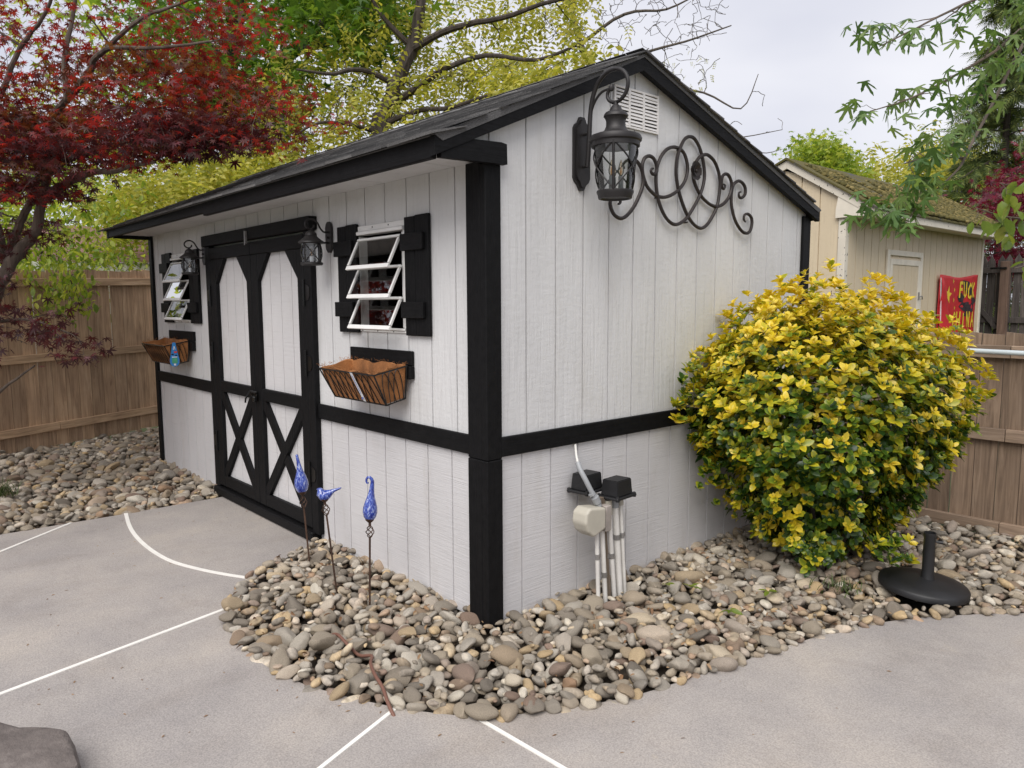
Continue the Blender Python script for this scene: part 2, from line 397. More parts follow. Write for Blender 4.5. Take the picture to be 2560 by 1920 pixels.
for i in range(14):
    bm = stone_shape(2, 100+i); bm.verts.index_update()
    SH2.append((np.array([q.co for q in bm.verts]), np.array([[q.index for q in f.verts] for f in bm.faces]))); bm.free()
def inpoly(px, py, poly):
    x, y = np.asarray(px), np.asarray(py); ins = np.zeros(x.shape, bool); j = len(poly)-1
    for i in range(len(poly)):
        xi, yi = poly[i]; xj, yj = poly[j]
        if yi != yj: ins ^= ((yi > y) != (yj > y)) & (x < (xj-xi)*(y-yi)/(yj-yi)+xi)
        j = i
    return ins
def scatter(poly, spacing, seed, tries=30000):
    """dart throwing with a grid, radius varies"""
    rg = np.random.default_rng(seed); P = np.array(poly); lo, hi = P.min(0), P.max(0); cell = spacing*1.5; grid = {}; out = []
    pts = rg.uniform(lo, hi, (tries, 2)); ok = inpoly(pts[:, 0], pts[:, 1], poly); pts = pts[ok]
    rr = spacing*np.clip(rg.lognormal(-.05, .28, len(pts)), .55, 1.7)
    for (x, y), r_ in zip(pts, rr):
        gx, gy = int(x//cell), int(y//cell); good = True
        for ix in (-2, -1, 0, 1, 2):
            for iy in (-2, -1, 0, 1, 2):
                for (a, b_, c_) in grid.get((gx+ix, gy+iy), ()):
                    if (a-x)**2+(b_-y)**2 < (.5*(r_+c_))**2: good = False; break
                if not good: break
            if not good: break
        if good: grid.setdefault((gx, gy), []).append((x, y, r_)); out.append((x, y, r_))
    return out
def stone_bed(name, poly, spacing, seed, avoid=(), zf=lambda x, y: 0.0, nobj=300, tries=40000):
    mb = MB(); tr = tessellate_polygon([[Vector((x, y, 0)) for x, y in poly]]); mb.add([(x, y, -.10) for x, y in poly], [tuple(q) for q in tr])
    bed = tag(mb.build(name, MT['soil']), kind='structure')
    rg = np.random.default_rng(seed+5); st = []
    for lay, (sp, dz) in enumerate(((spacing, -.066), (spacing*1.0, -.038), (spacing*1.75, -.020))):
        for x, y, r_ in scatter(poly, sp, seed+lay, tries):
            if any((x-ax)**2+(y-ay)**2 < ar*ar for ax, ay, ar in avoid): continue
            s = r_*(.56 if lay < 2 else .36); st.append((x, y, dz+zf(x, y)+rg.uniform(-.012, .012), s, lay))
    P_ = np.array(poly); q = rg.uniform(P_.min(0), P_.max(0), (5200, 2)); q = q[inpoly(q[:, 0], q[:, 1], poly)]     # small grit and chips in the gaps
    for x, y in q[:1500]: st.append((x, y, zf(x, y)+rg.uniform(-.05, -.005), rg.uniform(.010, .022), 0))
    # the ones nearest the camera that lie on top show largest
    key = [-(s/np.linalg.norm(np.array([x, y, z])-CAM))*(1.0 if lay else .3)*(1.0 if inview(x, y, z) else .01) for x, y, z, s, lay in st]
    order = np.argsort(key); VV = []; FF = []; off = 0; rr = random.Random(seed)
    for rank, i in enumerate(order):
        x, y, z, s, lay = st[i]; k = rr.randrange(14); e = Euler((rr.gauss(0, .30), rr.gauss(0, .30), rr.uniform(0, 6.28)))
        if rank < nobj: place('river_stone', SH3[k], (x, y, z), bed, e, (s, s, s*rr.uniform(.85, 1.15)))
        else:
            v, f = SH2[k]; R = np.array(e.to_matrix()); VV.append((v*s)@R.T+np.array([x, y, z])); FF.append(f+off); off += len(v)
    me = np_mesh('river_stones', np.concatenate(VV)-np.array([x, y, 0]), np.concatenate(FF), MT['stone'], smooth=True)
    tag(place('river_stones', me, (x, y, 0), bed), kind='stuff'); return bed
def inview(x, y, z):
    d = np.array([x, y, z])-CAM; w_ = d@CF
    if w_ < .1: return False
    return abs((d@CR)/w_*FPX) < 1290 and abs((d@CU)/w_*FPX) < 970
EDGE2 = []
for i, (x, y) in enumerate(EDGE):
    a = np.array(EDGE[max(i-1, 0)]); b_ = np.array(EDGE[min(i+1, len(EDGE)-1)]); t_ = (b_-a)/np.linalg.norm(b_-a); EDGE2.append((x-t_[1]*.012, y+t_[0]*.012))
polyR = [(x, y) for x, y in EDGE2] + [(-1.757, .02), (-.02, .02), (-.02, 3.05), (-1.2, 3.08), (-1.2, 3.5), (3.5, 3.5)]
def zR(x, y):  # slight heap along the walls
    d = min(abs(x) if y > 0 else 9, abs(y) if x < 0 else 9, math.hypot(x, y)); return .012*math.exp(-d*3)+.006*max(0, 1-min(math.hypot(x-a, y-b_) for a, b_ in EDGE[::2])/.1)
stone_bed('river_stone_bed', polyR, .071, 11, avoid=[(.035, -.05, .06), (.18, .62, .03), (.18, .70, .03), (.18, .77, .03), (1.29, 1.98, .2)], zf=zR, tries=60000)
polyL = [(-3.46, .02), (-3.46, -.4), (-3.455, -.8), (-3.467, -1.17), (-3.48, -1.6), (-3.58, -3.0), (-6.02, -3.0), (-6.6, -1.05), (-7.6, 1.8), (-5.3, 1.8), (-5.25, .02)]
stone_bed('river_stone_bed', polyL, .085, 31, avoid=[(-5.1, -1.6, .1)], zf=lambda x, y: .035*max(0, min(1, (-x-4.2)/2)), tries=60000)
# ------------------------------------------------------------------ the black and white shed
shed = empty('garden_shed', (-2.55, 1.5, -.05), 'light grey wooden garden shed with black trim and double doors', 'shed')
L, W = 5.16, 3.03
ZB, ZT = .803, .900               # trim band
D0, D1, DZ = -3.600, -1.735, 2.10  # door frame outer
WIN = [(-1.225, -.700, 1.385, 1.993), (-4.590, -4.060, 1.385, 1.999)]
# hollow wall core just behind the siding, with window openings
def core(name, boxes):
    mb = MB()
    for q in boxes: mb.box(*q)
    mb.build(name, MT['side_v'], shed)
yb0, yb1 = .012, .05
xs = [-L+.01, WIN[1][0], WIN[1][1], WIN[0][0], WIN[0][1], -.052]
bx = []
for i in range(5):
    a, b_ = xs[i], xs[i+1]
    if i in (1, 3):
        wz0, wz1 = WIN[1 if i == 1 else 0][2:]; bx += [(a, b_, yb0, yb1, -.03, wz0+.02), (a, b_, yb0, yb1, wz1-.05, 2.25)]
    else: bx.append((a, b_, yb0, yb1, -.03, 2.25))
core('wall_backing', bx)
def rake_z(y): return 2.805-(1.044-y)*.442 if y < 1.044 else 2.805-(y-1.044)*.326
mb = MB(); mb.prism([(.0, -.03), (W-.02, -.03), (W-.02, rake_z(W)+.04), (1.044, 2.86), (.0, rake_z(0)+.05)], 'x', -.05, -.012); mb.build('wall_backing', MT['side_v'], shed)
mb = MB(); mb.prism([(.0, -.03), (W-.02, -.03), (W-.02, rake_z(W)+.04), (1.044, 2.86), (.0, rake_z(0)+.05)], 'x', -L+.01, -L+.05); mb.build('wall_backing', MT['side_v'], shed)
MB().box(-.13, D1-.01, .0085, .0119, -.04, .80).build('wall_backing', MT['side_h'], shed); MB().box(-L+.05, D0+.01, .0085, .0119, -.04, .80).build('wall_backing', MT['side_h'], shed)
MB().box(-.0119, -.0085, .05, W-.06, -.04, .80).build('wall_backing', MT['side_h'], shed)
MB().box(-.062, -.055, .055, W-.06, -.02, 2.3).build('shade_lining', MT['dark'], shed); MB().box(-L+.055, -L+.062, .055, W-.06, -.02, 2.3).build('shade_lining', MT['dark'], shed)  # dark sheets added inside so the view through the panes stays dark
MB().box(-L+.063, -.063, .055, W-.06, 2.30, 2.31).build('shade_lining', MT['dark'], shed)
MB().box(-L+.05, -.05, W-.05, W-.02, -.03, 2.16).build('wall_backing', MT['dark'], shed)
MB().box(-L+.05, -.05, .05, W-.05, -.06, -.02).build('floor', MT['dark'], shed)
MB().box(-L+.02, -.06, .02, W-.04, -.14, -.06).build('skid', MT['dark'], shed)
# ---- siding boards, one per groove
GAP = .0048
def front_boards(g0, G, z0, z1, x0, x1, mat, holes):
    edges = [x1]; k = 0
    while g0-G*k > x0+.02:
        if g0-G*k < x1-.02: edges.append(g0-G*k)
        k += 1
    edges.append(x0)
    for b_, a in zip(edges[:-1], edges[1:]):
        a2, b2 = a+GAP, b_-GAP; cuts = sorted({a2, b2} | {c for h in holes for c in h[:2] if a2 < c < b2})
        pieces = []
        for u, v in zip(cuts[:-1], cuts[1:]):
            iv = [(z0, z1)]; mid = (u+v)/2
            for h in holes:
                if h[0] < mid < h[1]:
                    nv = []
                    for p, q in iv:
                        if h[2] > p: nv.append((p, min(q, h[2])))
                        if h[3] < q: nv.append((max(p, h[3]), q))
                    iv = [(p, q) for p, q in nv if q-p > .004]
            for p, q in iv: pieces.append([u, v, p, q, len(pieces)])
        for A_ in pieces:          # pieces of one strip that touch belong to one board
            for B_ in pieces:
                if (abs(A_[1]-B_[0]) < 1e-6 or abs(A_[0]-B_[1]) < 1e-6) and A_[2] < B_[3] and B_[2] < A_[3]:
                    k1, k2 = A_[4], B_[4]
                    for P_ in pieces: P_[4] = k1 if P_[4] == k2 else P_[4]
        for k1 in sorted({P_[4] for P_ in pieces}):
            mb = MB()
            for P_ in pieces:
                if P_[4] == k1: mb.box(P_[0], P_[1], 0.0, .011, P_[2], P_[3])
            mb.build('siding_board', mat, shed)
holes = [(D0+.02, D1-.02, -1, DZ-.02)]+[(a+.012, b_-.012, c+.012, d-.012) for a, b_, c, d in WIN]
front_boards(-.263, .2135, .85, 2.215, -L, -.05, MT['side_v'], holes)
front_boards(-.3148, .2132, -.043, .849, -L, -.05, MT['side_h'], [(D0+.02, D1-.02, -1, DZ)])
def gable_boards(g0, G, zlo, mat, top, yA=.0, yB=W-.03):
    e = [yA]; k = 0
    while g0+G*k < yB-.02: e.append(g0+G*k); k += 1
    e.append(yB)
    for a, b_ in zip(e[:-1], e[1:]):
        a2, b2 = a+GAP, b_-GAP
        if top is not None: pts = [(a2, zlo), (b2, zlo), (b2, top), (a2, top)]
        else:
            pts = [(a2, zlo), (b2, zlo), (b2, rake_z(b2)+.03)]
            if a2 < 1.044 < b2: pts.append((1.044, rake_z(1.044)+.03))
            pts.append((a2, rake_z(a2)+.03))
        MB().prism(pts, 'x', -.013, 0.0).build('siding_board', mat, shed)
gable_boards(.2323, .2032, .85, MT['side_v'], None)
gable_boards(.1989, .2032, -.043, MT['side_h'], .849)
# eave end of the gable siding, in front of the wall
MB().prism([(-.30, 2.19), (-.005, 2.20), (-.005, rake_z(0)+.03), (-.30, rake_z(-.30)+.01)], 'x', -.013, -.001).build('siding_board', MT['side_v'], shed)
# far gable siding (plain side away from the camera)
gb = MB(); gb.prism([(.0, -.04), (W-.03, -.04), (W-.03, rake_z(W)+.03), (1.044, 2.83), (.0, rake_z(0)+.03)], 'x', -L, -L+.009); gb.build('siding_board', MT['side_v'], shed)
# ---- black trim
def trim(name, x0, x1, y0, y1, z0, z1, m, b=.004): return MB().box(x0, x1, y0, y1, z0, z1, b).build(name, MT[m], shed)
trim('trim_band', -.13, D1+.001, -.022, -.001, ZB, ZT, 'blk_x')
trim('trim_band', D0-.001, -L+.06, -.022, -.001, ZB, ZT, 'blk_x')
trim('trim_band', .001, .022, .055, W-.10, ZB, ZT, 'blk_y')
trim('corner_post', -.129, -.0225, -.040, -.001, .795, 2.20, 'blk_z')
trim('corner_post', -.129, -.0225, -.042, -.001, -.045, .793, 'blk_z')
trim('corner_post', -.0222, .020, -.041, .056, .795, 2.185, 'blk_z')
trim('corner_post', -.0222, .022, -.043, .056, -.05, .793, 'blk_z')
trim('corner_post', .001, .022, W-.10, W+.005, -.045, 2.16, 'blk_z')
trim('corner_post', -L-.022, -L+.062, -.024, -.001, -.045, 2.205, 'blk_z')
trim('corner_post', -L-.022, -L-.001, -.0, .08, -.045, 2.205, 'blk_z')
trim('corner_post', -.07, -.001, W+.001, W+.022, -.045, 2.14, 'blk_z')
MB().prism([(-.311, 2.173), (.066, 2.184), (.064, 2.275), (.03, 2.280), (-.13, 2.272), (-.311, 2.19)], 'x', .0205, .055).build('eave_beam', MT['blk_y'], shed)
MB().prism([(-.33, 2.175), (0, 2.175), (0, 2.24), (-.33, 2.21)], 'x', -L-.03, -L+.0).build('eave_beam', MT['blk_y'], shed)
# soffit boards
sx = [-.0, -.263]; 
while sx[-1]-.2135*3 > -L-.1: sx.append(sx[-1]-.2135*3)
sx.append(-L-.15)
for a, b_ in zip(sx[:-1], sx[1:]): MB().box(b_+.003, a-.003, -.312, -.002, 2.208, 2.220).build('soffit_board', MT['gutter_soffit'], shed)
# fascia boards: the near one stands a little proud and lower
trim('fascia_board', -2.736, .0255, -.345, -.313, 2.168, 2.268, 'blk_x')
trim('fascia_board', -5.375, -2.739, -.342, -.313, 2.188, 2.268, 'blk_x')
trim('fascia_board', -5.36, .0255, W+.02, W+.05, 2.135, 2.235, 'blk_x')
def rake(y0, y1, x0, x1):
    up = .092
    MB().prism([(y0, rake_z(y0)-.013), (y1, rake_z(y1)-.013), (y1, rake_z(y1)-.013+up), (y0, rake_z(y0)-.013+up)], 'x', x0, x1).build('rake_board', MT['blk_y'], shed)
rake(-.349, 1.0435, .026, .062); rake(1.0445, W+.052, .026, .062)
rake(-.345, 1.0435, -L-.17, -L-.14); rake(1.0445, W+.03, -L-.17, -L-.14)
# ---- roof: deck and shingles
def shingle_mat():
    m, t, b = newmat('asphalt_shingle')
    v = coords(t, 'pos'); f = noise(t, v, 300, 2, .7); oi = N(t, 'ShaderNodeObjectInfo'); gi = N(t, 'ShaderNodeNewGeometry')
    rv = math_(t, 'FRACT', math_(t, 'ADD', gi.outputs['Random Per Island'], oi.outputs['Random']))
    c = ramp(t, rv, [(0, (.055, .054, .056)), (.5, (.10, .098, .098)), (1, (.165, .16, .157))])
    c = mixc(t, c, ramp(t, f, [(.35, (.45, .45, .45)), (.6, (1.25, 1.25, 1.25)), (.75, (2.2, 2.2, 2.2))]), .9, 'MULTIPLY')
    t.links.new(c, b.inputs['Base Color']); b.inputs['Roughness'].default_value = .92; bump(t, b, f, .6, .003); return m
MT['shingle'] = shingle_mat()
E1 = (-.352, 2.262); RG = (1.044, 2.878); E2 = (W+.055, 2.215)
mb = MB(); mb.prism([E1, RG, E2, (W+.03, 2.19), (1.044, 2.86), (-.31, 2.24)], 'x', -5.40, .066); 
roof = mb.build('roof', MT['shingle'], shed)
aF = math.atan2(RG[1]-E1[1], RG[0]-E1[0]); LF = math.hypot(RG[1]-E1[1], RG[0]-E1[0])
def shingle_mesh(wd, ln, th):
    return MB().add([(-wd/2, -.004, 0), (wd/2, -.002, 0), (wd/2, ln, 0), (-wd/2, ln, 0), (-wd/2, -.004, th), (wd/2, 0, th), (wd/2, ln, th*.25), (-wd/2, ln, th*.25)],
        [(0, 3, 2, 1), (4, 5, 6, 7), (0, 1, 5, 4), (1, 2, 6, 5), (2, 3, 7, 6), (3, 0, 4, 7)]).mesh('shingle', MT['shingle'], False, (0, 0, 0))[0]
WDS = [.22, .27, .31, .35]; SHM = [shingle_mesh(w_-.007, .20, .013) for w_ in WDS]
rr = random.Random(3); rows = 11; ex = (LF+.03)/rows
for r_ in range(rows):
    x = -5.43+rr.uniform(-.12, 0); s0 = -.028+r_*ex; s0 = max(s0, -.028)
    while x < .02:
        k = rr.randrange(4); 
        if x+WDS[k] > .085: x = .085-WDS[k]
        p = (x+WDS[k]/2, E1[0]+math.cos(aF)*s0-math.sin(aF)*.004, E1[1]+math.sin(aF)*s0+math.cos(aF)*(.004+rr.uniform(0, .003)))
        place('shingle', SHM[k], p, roof, (aF-.035+rr.gauss(0, .006) - (.10 if r_ == 0 else 0), rr.gauss(0, .008), rr.gauss(0, .006)))
        x += WDS[k]
        if x > .07: break
aB = math.atan2(E2[1]-RG[1], E2[0]-RG[0]); LB = math.hypot(E2[1]-RG[1], E2[0]-RG[0]); mb = MB(); base = MB()
for r_ in range(14):
    x = -5.43
    while x < .03:
        wd = rr.choice(WDS); wd = min(wd, .085-x); s0 = LB+.045-r_*(LB+.045)/14; th = .010
        c, s_ = math.cos(aB), math.sin(aB); nb = (-s_, c)
        def Q(xx, s, h): return (xx, RG[0]+c*s+nb[0]*h, RG[1]+s_*s+nb[1]*h)
        ln = .2; mb.add([Q(x+.003, s0, .004), Q(x+wd-.003, s0, .004), Q(x+wd-.003, s0-ln, .003), Q(x+.003, s0-ln, .003), Q(x+.003, s0, .004+th+rr.uniform(0, .004)), Q(x+wd-.003, s0, .004+th+rr.uniform(0, .004)), Q(x+wd-.003, s0-ln, .006), Q(x+.003, s0-ln, .006)], [(0, 3, 2, 1), (4, 5, 6, 7), (0, 1, 5, 4), (1, 2, 6, 5), (2, 3, 7, 6), (3, 0, 4, 7)])
        x += wd
tag(mb.build('back_slope_shingles', MT['shingle'], roof), kind='stuff')
capm = MB().prism([(-.13, -.052), (0, .0), (.13, -.040), (.13, -.034), (0, .009), (-.13, -.046)], 'x', -.16, .16).mesh('ridge_cap', MT['shingle'], False, (0, 0, 0))[0]
for k in range(28): place('ridge_cap', capm, (-.08-k*.192, RG[0], RG[1]+.014), roof, (0, .03, rr.gauss(0, .01)))
# ---- double doors
FY = -.042
trim('door_header', -3.625, -1.705, -.060, -.001, 2.015, DZ, 'blk_x')
trim('door_jamb', D0, -3.506, FY, -.001, .030, 2.013, 'blk_z')
trim('door_jamb', -1.824, D1, FY, -.001, .020, 2.013, 'blk_z')
trim('door_sill', -3.59, -1.80, -.066, .01, -.04, .028, 'blk_x', .01)
def door_leaf(x0, x1, si_l, si_r, flip):
    d = MB().box(x0+.004, x1-.004, .0, .012, .05, 1.99).build('door', MT['side_h'], shed)
    n_ = 5; e = [si_l-.02+(si_r-si_l+.04)*i/4 for i in range(5)]
    for a, b_ in zip(e[:-1], e[1:]): MB().box(a+.003, b_-.003, -.010, -.001, .06, 1.98).build('panel_board', MT['side_h'], d)
    def P(name, *q, m='blk_z'): return MB().box(*q, .004).build(name, MT[m], d)
    P('stile', x0+.002, si_l, FY, -.0105, .05, 1.904); P('stile', si_r, x1-.002, FY, -.0105, .05, 1.904)
    P('rail', x0+.002, x1-.002, FY-.002, -.0105, 1.906, 1.998, m='blk_x')
    P('rail', si_l+.001, si_r-.001, FY+.001, -.0105, .842, .930, m='blk_x')
    P('rail', si_l+.001, si_r-.001, FY+.001, -.0105, .0505, .142, m='blk_x')
    w_ = .18
    MB().prism([(si_l+.001, 1.904), (si_l+w_, 1.904), (si_l+.001, 1.904-w_*1.05)], 'y', FY+.002, -.0105).build('corner_brace', MT['blk_z'], d)
    MB().prism([(si_r-.001, 1.904), (si_r-.001, 1.904-w_*1.05), (si_r-w_, 1.904)], 'y', FY+.002, -.0105).build('corner_brace', MT['blk_z'], d)
    # crossed braces: one runs through, the other is cut in two
    A, B = Vector((si_l+.006, 0, .835)), Vector((si_r-.006, 0, .148)); C_, E_ = Vector((si_r-.006, 0, .835)), Vector((si_l+.006, 0, .148))
    if flip: A, B, C_, E_ = C_, E_, A, B
    ym = (FY+.004-.0105)/2; th = abs(FY+.004+.0105); hw = .037
    def brace(p, q, cutp=None, cutq=None):
        # polygon strip clipped to the panel opening
        d_ = (q-p).normalized(); n2 = Vector((-d_.z, 0, d_.x)); pts = []
        for s_, t_ in ((-1, 0), (-1, 1), (1, 1), (1, 0)):
            o = p+n2*hw*s_ if t_ == 0 else q+n2*hw*s_
            pts.append([o.x, o.z])
        poly = clip(pts, si_l+.001, si_r-.001, .143, .841)
        MB().prism(poly, 'y', FY+.004, -.0105).build('cross_brace', MT['blk_z'], d)
    def clip(pts, xa, xb, za, zb):
        for ax, lim, sg in ((0, xa, 1), (0, xb, -1), (1, za, 1), (1, zb, -1)):
            o = []
            for i in range(len(pts)):
                p, q = pts[i], pts[(i+1) % len(pts)]; ip = sg*(p[ax]-lim) >= 0; iq = sg*(q[ax]-lim) >= 0
                if ip: o.append(p)
                if ip != iq:
                    t_ = (lim-p[ax])/(q[ax]-p[ax]); o.append([p[0]+t_*(q[0]-p[0]), p[1]+t_*(q[1]-p[1])])
            pts = o
        return pts
    dv = (B-A).normalized(); brace(A-dv*.06, B+dv*.06)
    mid = (A+B)/2; dv2 = (E_-C_).normalized(); cosx = abs(dv.x*dv2.z-dv.z*dv2.x); gp = hw/cosx+.002
    # cut ends parallel to the through brace
    def half(p, sgn):
        n2 = Vector((-dv2.z, 0, dv2.x)); nn = Vector((-dv.z, 0, dv.x)); end = []
        far = p
        o1, o2 = far+n2*hw, far-n2*hw
        def hit(o):
            t_ = (nn.dot(mid-o)+math.copysign(hw+.002, nn.dot(far-mid)))/nn.dot(dv2); return o+dv2*t_
        q1, q2 = hit(o1), hit(o2); poly = clip([[o1.x, o1.z], [q1.x, q1.z], [q2.x, q2.z], [o2.x, o2.z]], si_l+.001, si_r-.001, .143, .841)
        MB().prism(poly, 'y', FY+.006, -.0105).build('cross_brace', MT['blk_z'], d)
    half(C_-dv2*.06, 1); half(E_+dv2*.06, -1)
    return d
dl = door_leaf(-3.504, -2.682, -3.385, -2.767, False)
dr = door_leaf(-2.678, -1.826, -2.569, -1.927, True)
def hinge(door, x, z, s):
    mb = MB(); y = FY-.003
    mb.box(x-.006*1, x+.006, FY-.012, FY, z-.075, z+.075); mb.tube([(x, FY-.008, z-.085), (x, FY-.008, z+.085)], .0075, 8)
    mb.prism([(x, z-.055), (x+s*.055, z-.045), (x+s*.075, z-.02), (x+s*.075, z+.03), (x+s*.055, z+.045), (x, z+.055)], 'y', FY-.004, FY-.0005)
    mb.build('hinge', MT['hinge'], door)
for z in (1.62, 1.16, .42): hinge(dr, -1.826, z, 1); hinge(dl, -3.505, z, -1)
mb = MB(); z = .885; mb.box(-2.74, -2.63, FY-.016, FY-.003, z-.02, z+.02, .003); mb.tube([(-2.74, FY-.03, z-.02), (-2.68, FY-.035, z+.02), (-2.60, FY-.03, z+.012)], .008, 8); mb.tube([(-2.73, FY-.02, z+.02), (-2.75, FY-.05, z-.04), (-2.77, FY-.045, z-.07)], .007, 8); mb.box(-2.66, -2.62, FY-.04, FY-.01, z-.055, z-.015, .006)
mb.build('latch', MT['hinge'], dl)
mb = MB(); mb.box(-2.688, -2.672, -.072, -.061, 1.985, 2.075); mb.tube([(-2.682, -.076, 2.075), (-2.682, -.078, 1.975)], .004, 6); mb.build('bolt_latch', MT['galv'], shed)
# ---- jalousie windows with shutters
def window(x0, x1, z0, z1, label):
    mb = MB(); mb.box(x0, x1, -.010, .0, z1-.030, z1, .002); mb.box(x0+.006, x1-.006, -.022, .0, z1-.052, z1-.032, .003)
    mb.box(x0, x1, -.008, .0, z0, z0+.013, .002); mb.box(x0+.006, x1-.006, -.016, .0, z0+.0135, z0+.026, .002)
    mb.box(x0, x0+.022, -.006, .03, z0+.027, z1-.053); mb.box(x1-.022, x1, -.006, .03, z0+.027, z1-.053)
    mb.box(x0+.030, x0+.042, .0, .05, z0+.03, z1-.06); mb.box(x1-.042, x1-.030, .0, .05, z0+.03, z1-.06)
    for k in range(3): mb.cur = 1; xx = x0+(x1-x0)*(.06+.32*k); mb.box(xx, xx+.006, -.0125, -.0101, z1-.018, z1-.011); xx += .03; mb.box(xx, xx+.006, -.0105, -.0081, z0+.004, z0+.010)
    win = mb.build('window', [MT['white'], MT['hinge']], shed)
    H = [1.910, 1.748, 1.576]
    for k, zt in enumerate(H):
        zt += z1-1.993; zb = zt-.160; yt, yb = -.022, -.100; a, b_ = x0+.06, x1-.018; up = Vector((0, zt-zb, -(yt-yb))); nrm = Vector((0, -(zt-zb), -(yt-yb))).normalized()
        def pt(x, s): return Vector((x, yb+(yt-yb)*s, zb+(zt-zb)*s))
        mb = MB(); fw = .017; th = .011; nn = Vector((0, -(zt-zb), (yt-yb))).normalized()
        mb.obox(pt(a, 0), pt(b_, 0), fw+.006, th, nn); mb.obox(pt(a, 1), pt(b_, 1), fw*.8, th, nn)
        mb.obox(pt(a+fw/2, .09), pt(a+fw/2, .94), fw, th, nn); mb.obox(pt(b_-fw/2, .09), pt(b_-fw/2, .94), fw, th, nn)
        mb.build('sash_frame', MT['white'], win)
        MB().add([pt(a+fw, .08), pt(b_-fw, .08), pt(b_-fw, .95), pt(a+fw, .95)], [(0, 1, 2, 3)]).build('pane', MT['glass'], win)
    return win
def shutter(x0, x1, z0, z1):
    s = MB().box(x0+.01, x1-.01, -.004, -.0005, z0+.01, z1-.01).build('shutter', MT['blk_z'], shed); m_ = x0+(x1-x0)*.44
    MB().box(x0, m_-.002, -.024, -.0045, z0, z1-.004, .003).build('board', MT['blk_z'], s); MB().box(m_+.002, x1, -.024, -.0045, z0, z1, .003).build('board', MT['blk_z'], s)
    for zz in (z0+.093, z1-.181): MB().box(x0-.012, x1-.028, -.046, -.0245, zz, zz+.088, .003).build('batten', MT['blk_x'], s)
window(*WIN[0], ''); shutter(-1.410, -1.185, 1.377, 2.009); shutter(-.682, -.463, 1.375, 2.006)
window(*WIN[1], ''); shutter(-4.800, -4.555, 1.381, 2.020); shutter(-4.073, -3.840, 1.383, 2.016)
MB().box(-1.295, -.637, -.021, -.001, 1.212, 1.291, .004).build('planter_board', MT['blk_x'], shed); MB().box(-1.300, -.635, -.034, -.001, 1.14, 1.210, .004).build('planter_board', MT['blk_x'], shed)
MB().box(-4.705, -4.030, -.021, -.001, 1.222, 1.310, .004).build('planter_board', MT['blk_x'], shed); MB().box(-4.71, -4.035, -.034, -.001, 1.14, 1.220, .004).build('planter_board', MT['blk_x'], shed)
# ---- gable vent
mb = MB(); vy0, vy1, vz0, vz1 = .862, 1.243, 2.492, 2.700
mb.box(.001, .003, vy0, vy1, vz0, vz1); vent = mb.build('gable_vent', MT['blackplastic'], shed)
MT['ventpaint'] = plain('vent_paint', (.73, .71, .69), .5, 0, .05)
for a, b_ in ((vy0, vy0+.014), (vy0+.118, vy0+.134), (vy0+.240, vy0+.256), (vy1-.014, vy1)): MB().box(.0032, .013, a, b_, vz0, vz1).build('vent_bar', MT['ventpaint'], vent)
MB().box(.0032, .0125, vy0+.0145, vy1-.0145, vz0, vz0+.010).build('vent_bar', MT['ventpaint'], vent); MB().box(.0032, .0125, vy0+.0145, vy1-.0145, vz1-.01, vz1).build('vent_bar', MT['ventpaint'], vent)
for c0, c1 in ((vy0+.0145, vy0+.1175), (vy0+.1345, vy0+.2395), (vy0+.2565, vy1-.0145)):
    for k in range(10):
        z = vz0+.014+k*.0182; tl = rr.gauss(0, .0015); lo = .003 if rr.random() < .25 else 0
        MB().add([(.011, c0, z), (.011, c1, z+tl), (.0045, c0, z+.016-lo), (.0045, c1, z+.016+tl-lo), (.013, c0, z+.001), (.013, c1, z+tl+.001), (.0065, c0, z+.017-lo), (.0065, c1, z+.017+tl-lo)],
            [(0, 1, 3, 2), (4, 6, 7, 5), (0, 4, 5, 1), (2, 3, 7, 6), (0, 2, 6, 4), (1, 5, 7, 3)]).build('slat', MT['ventpaint'], vent)
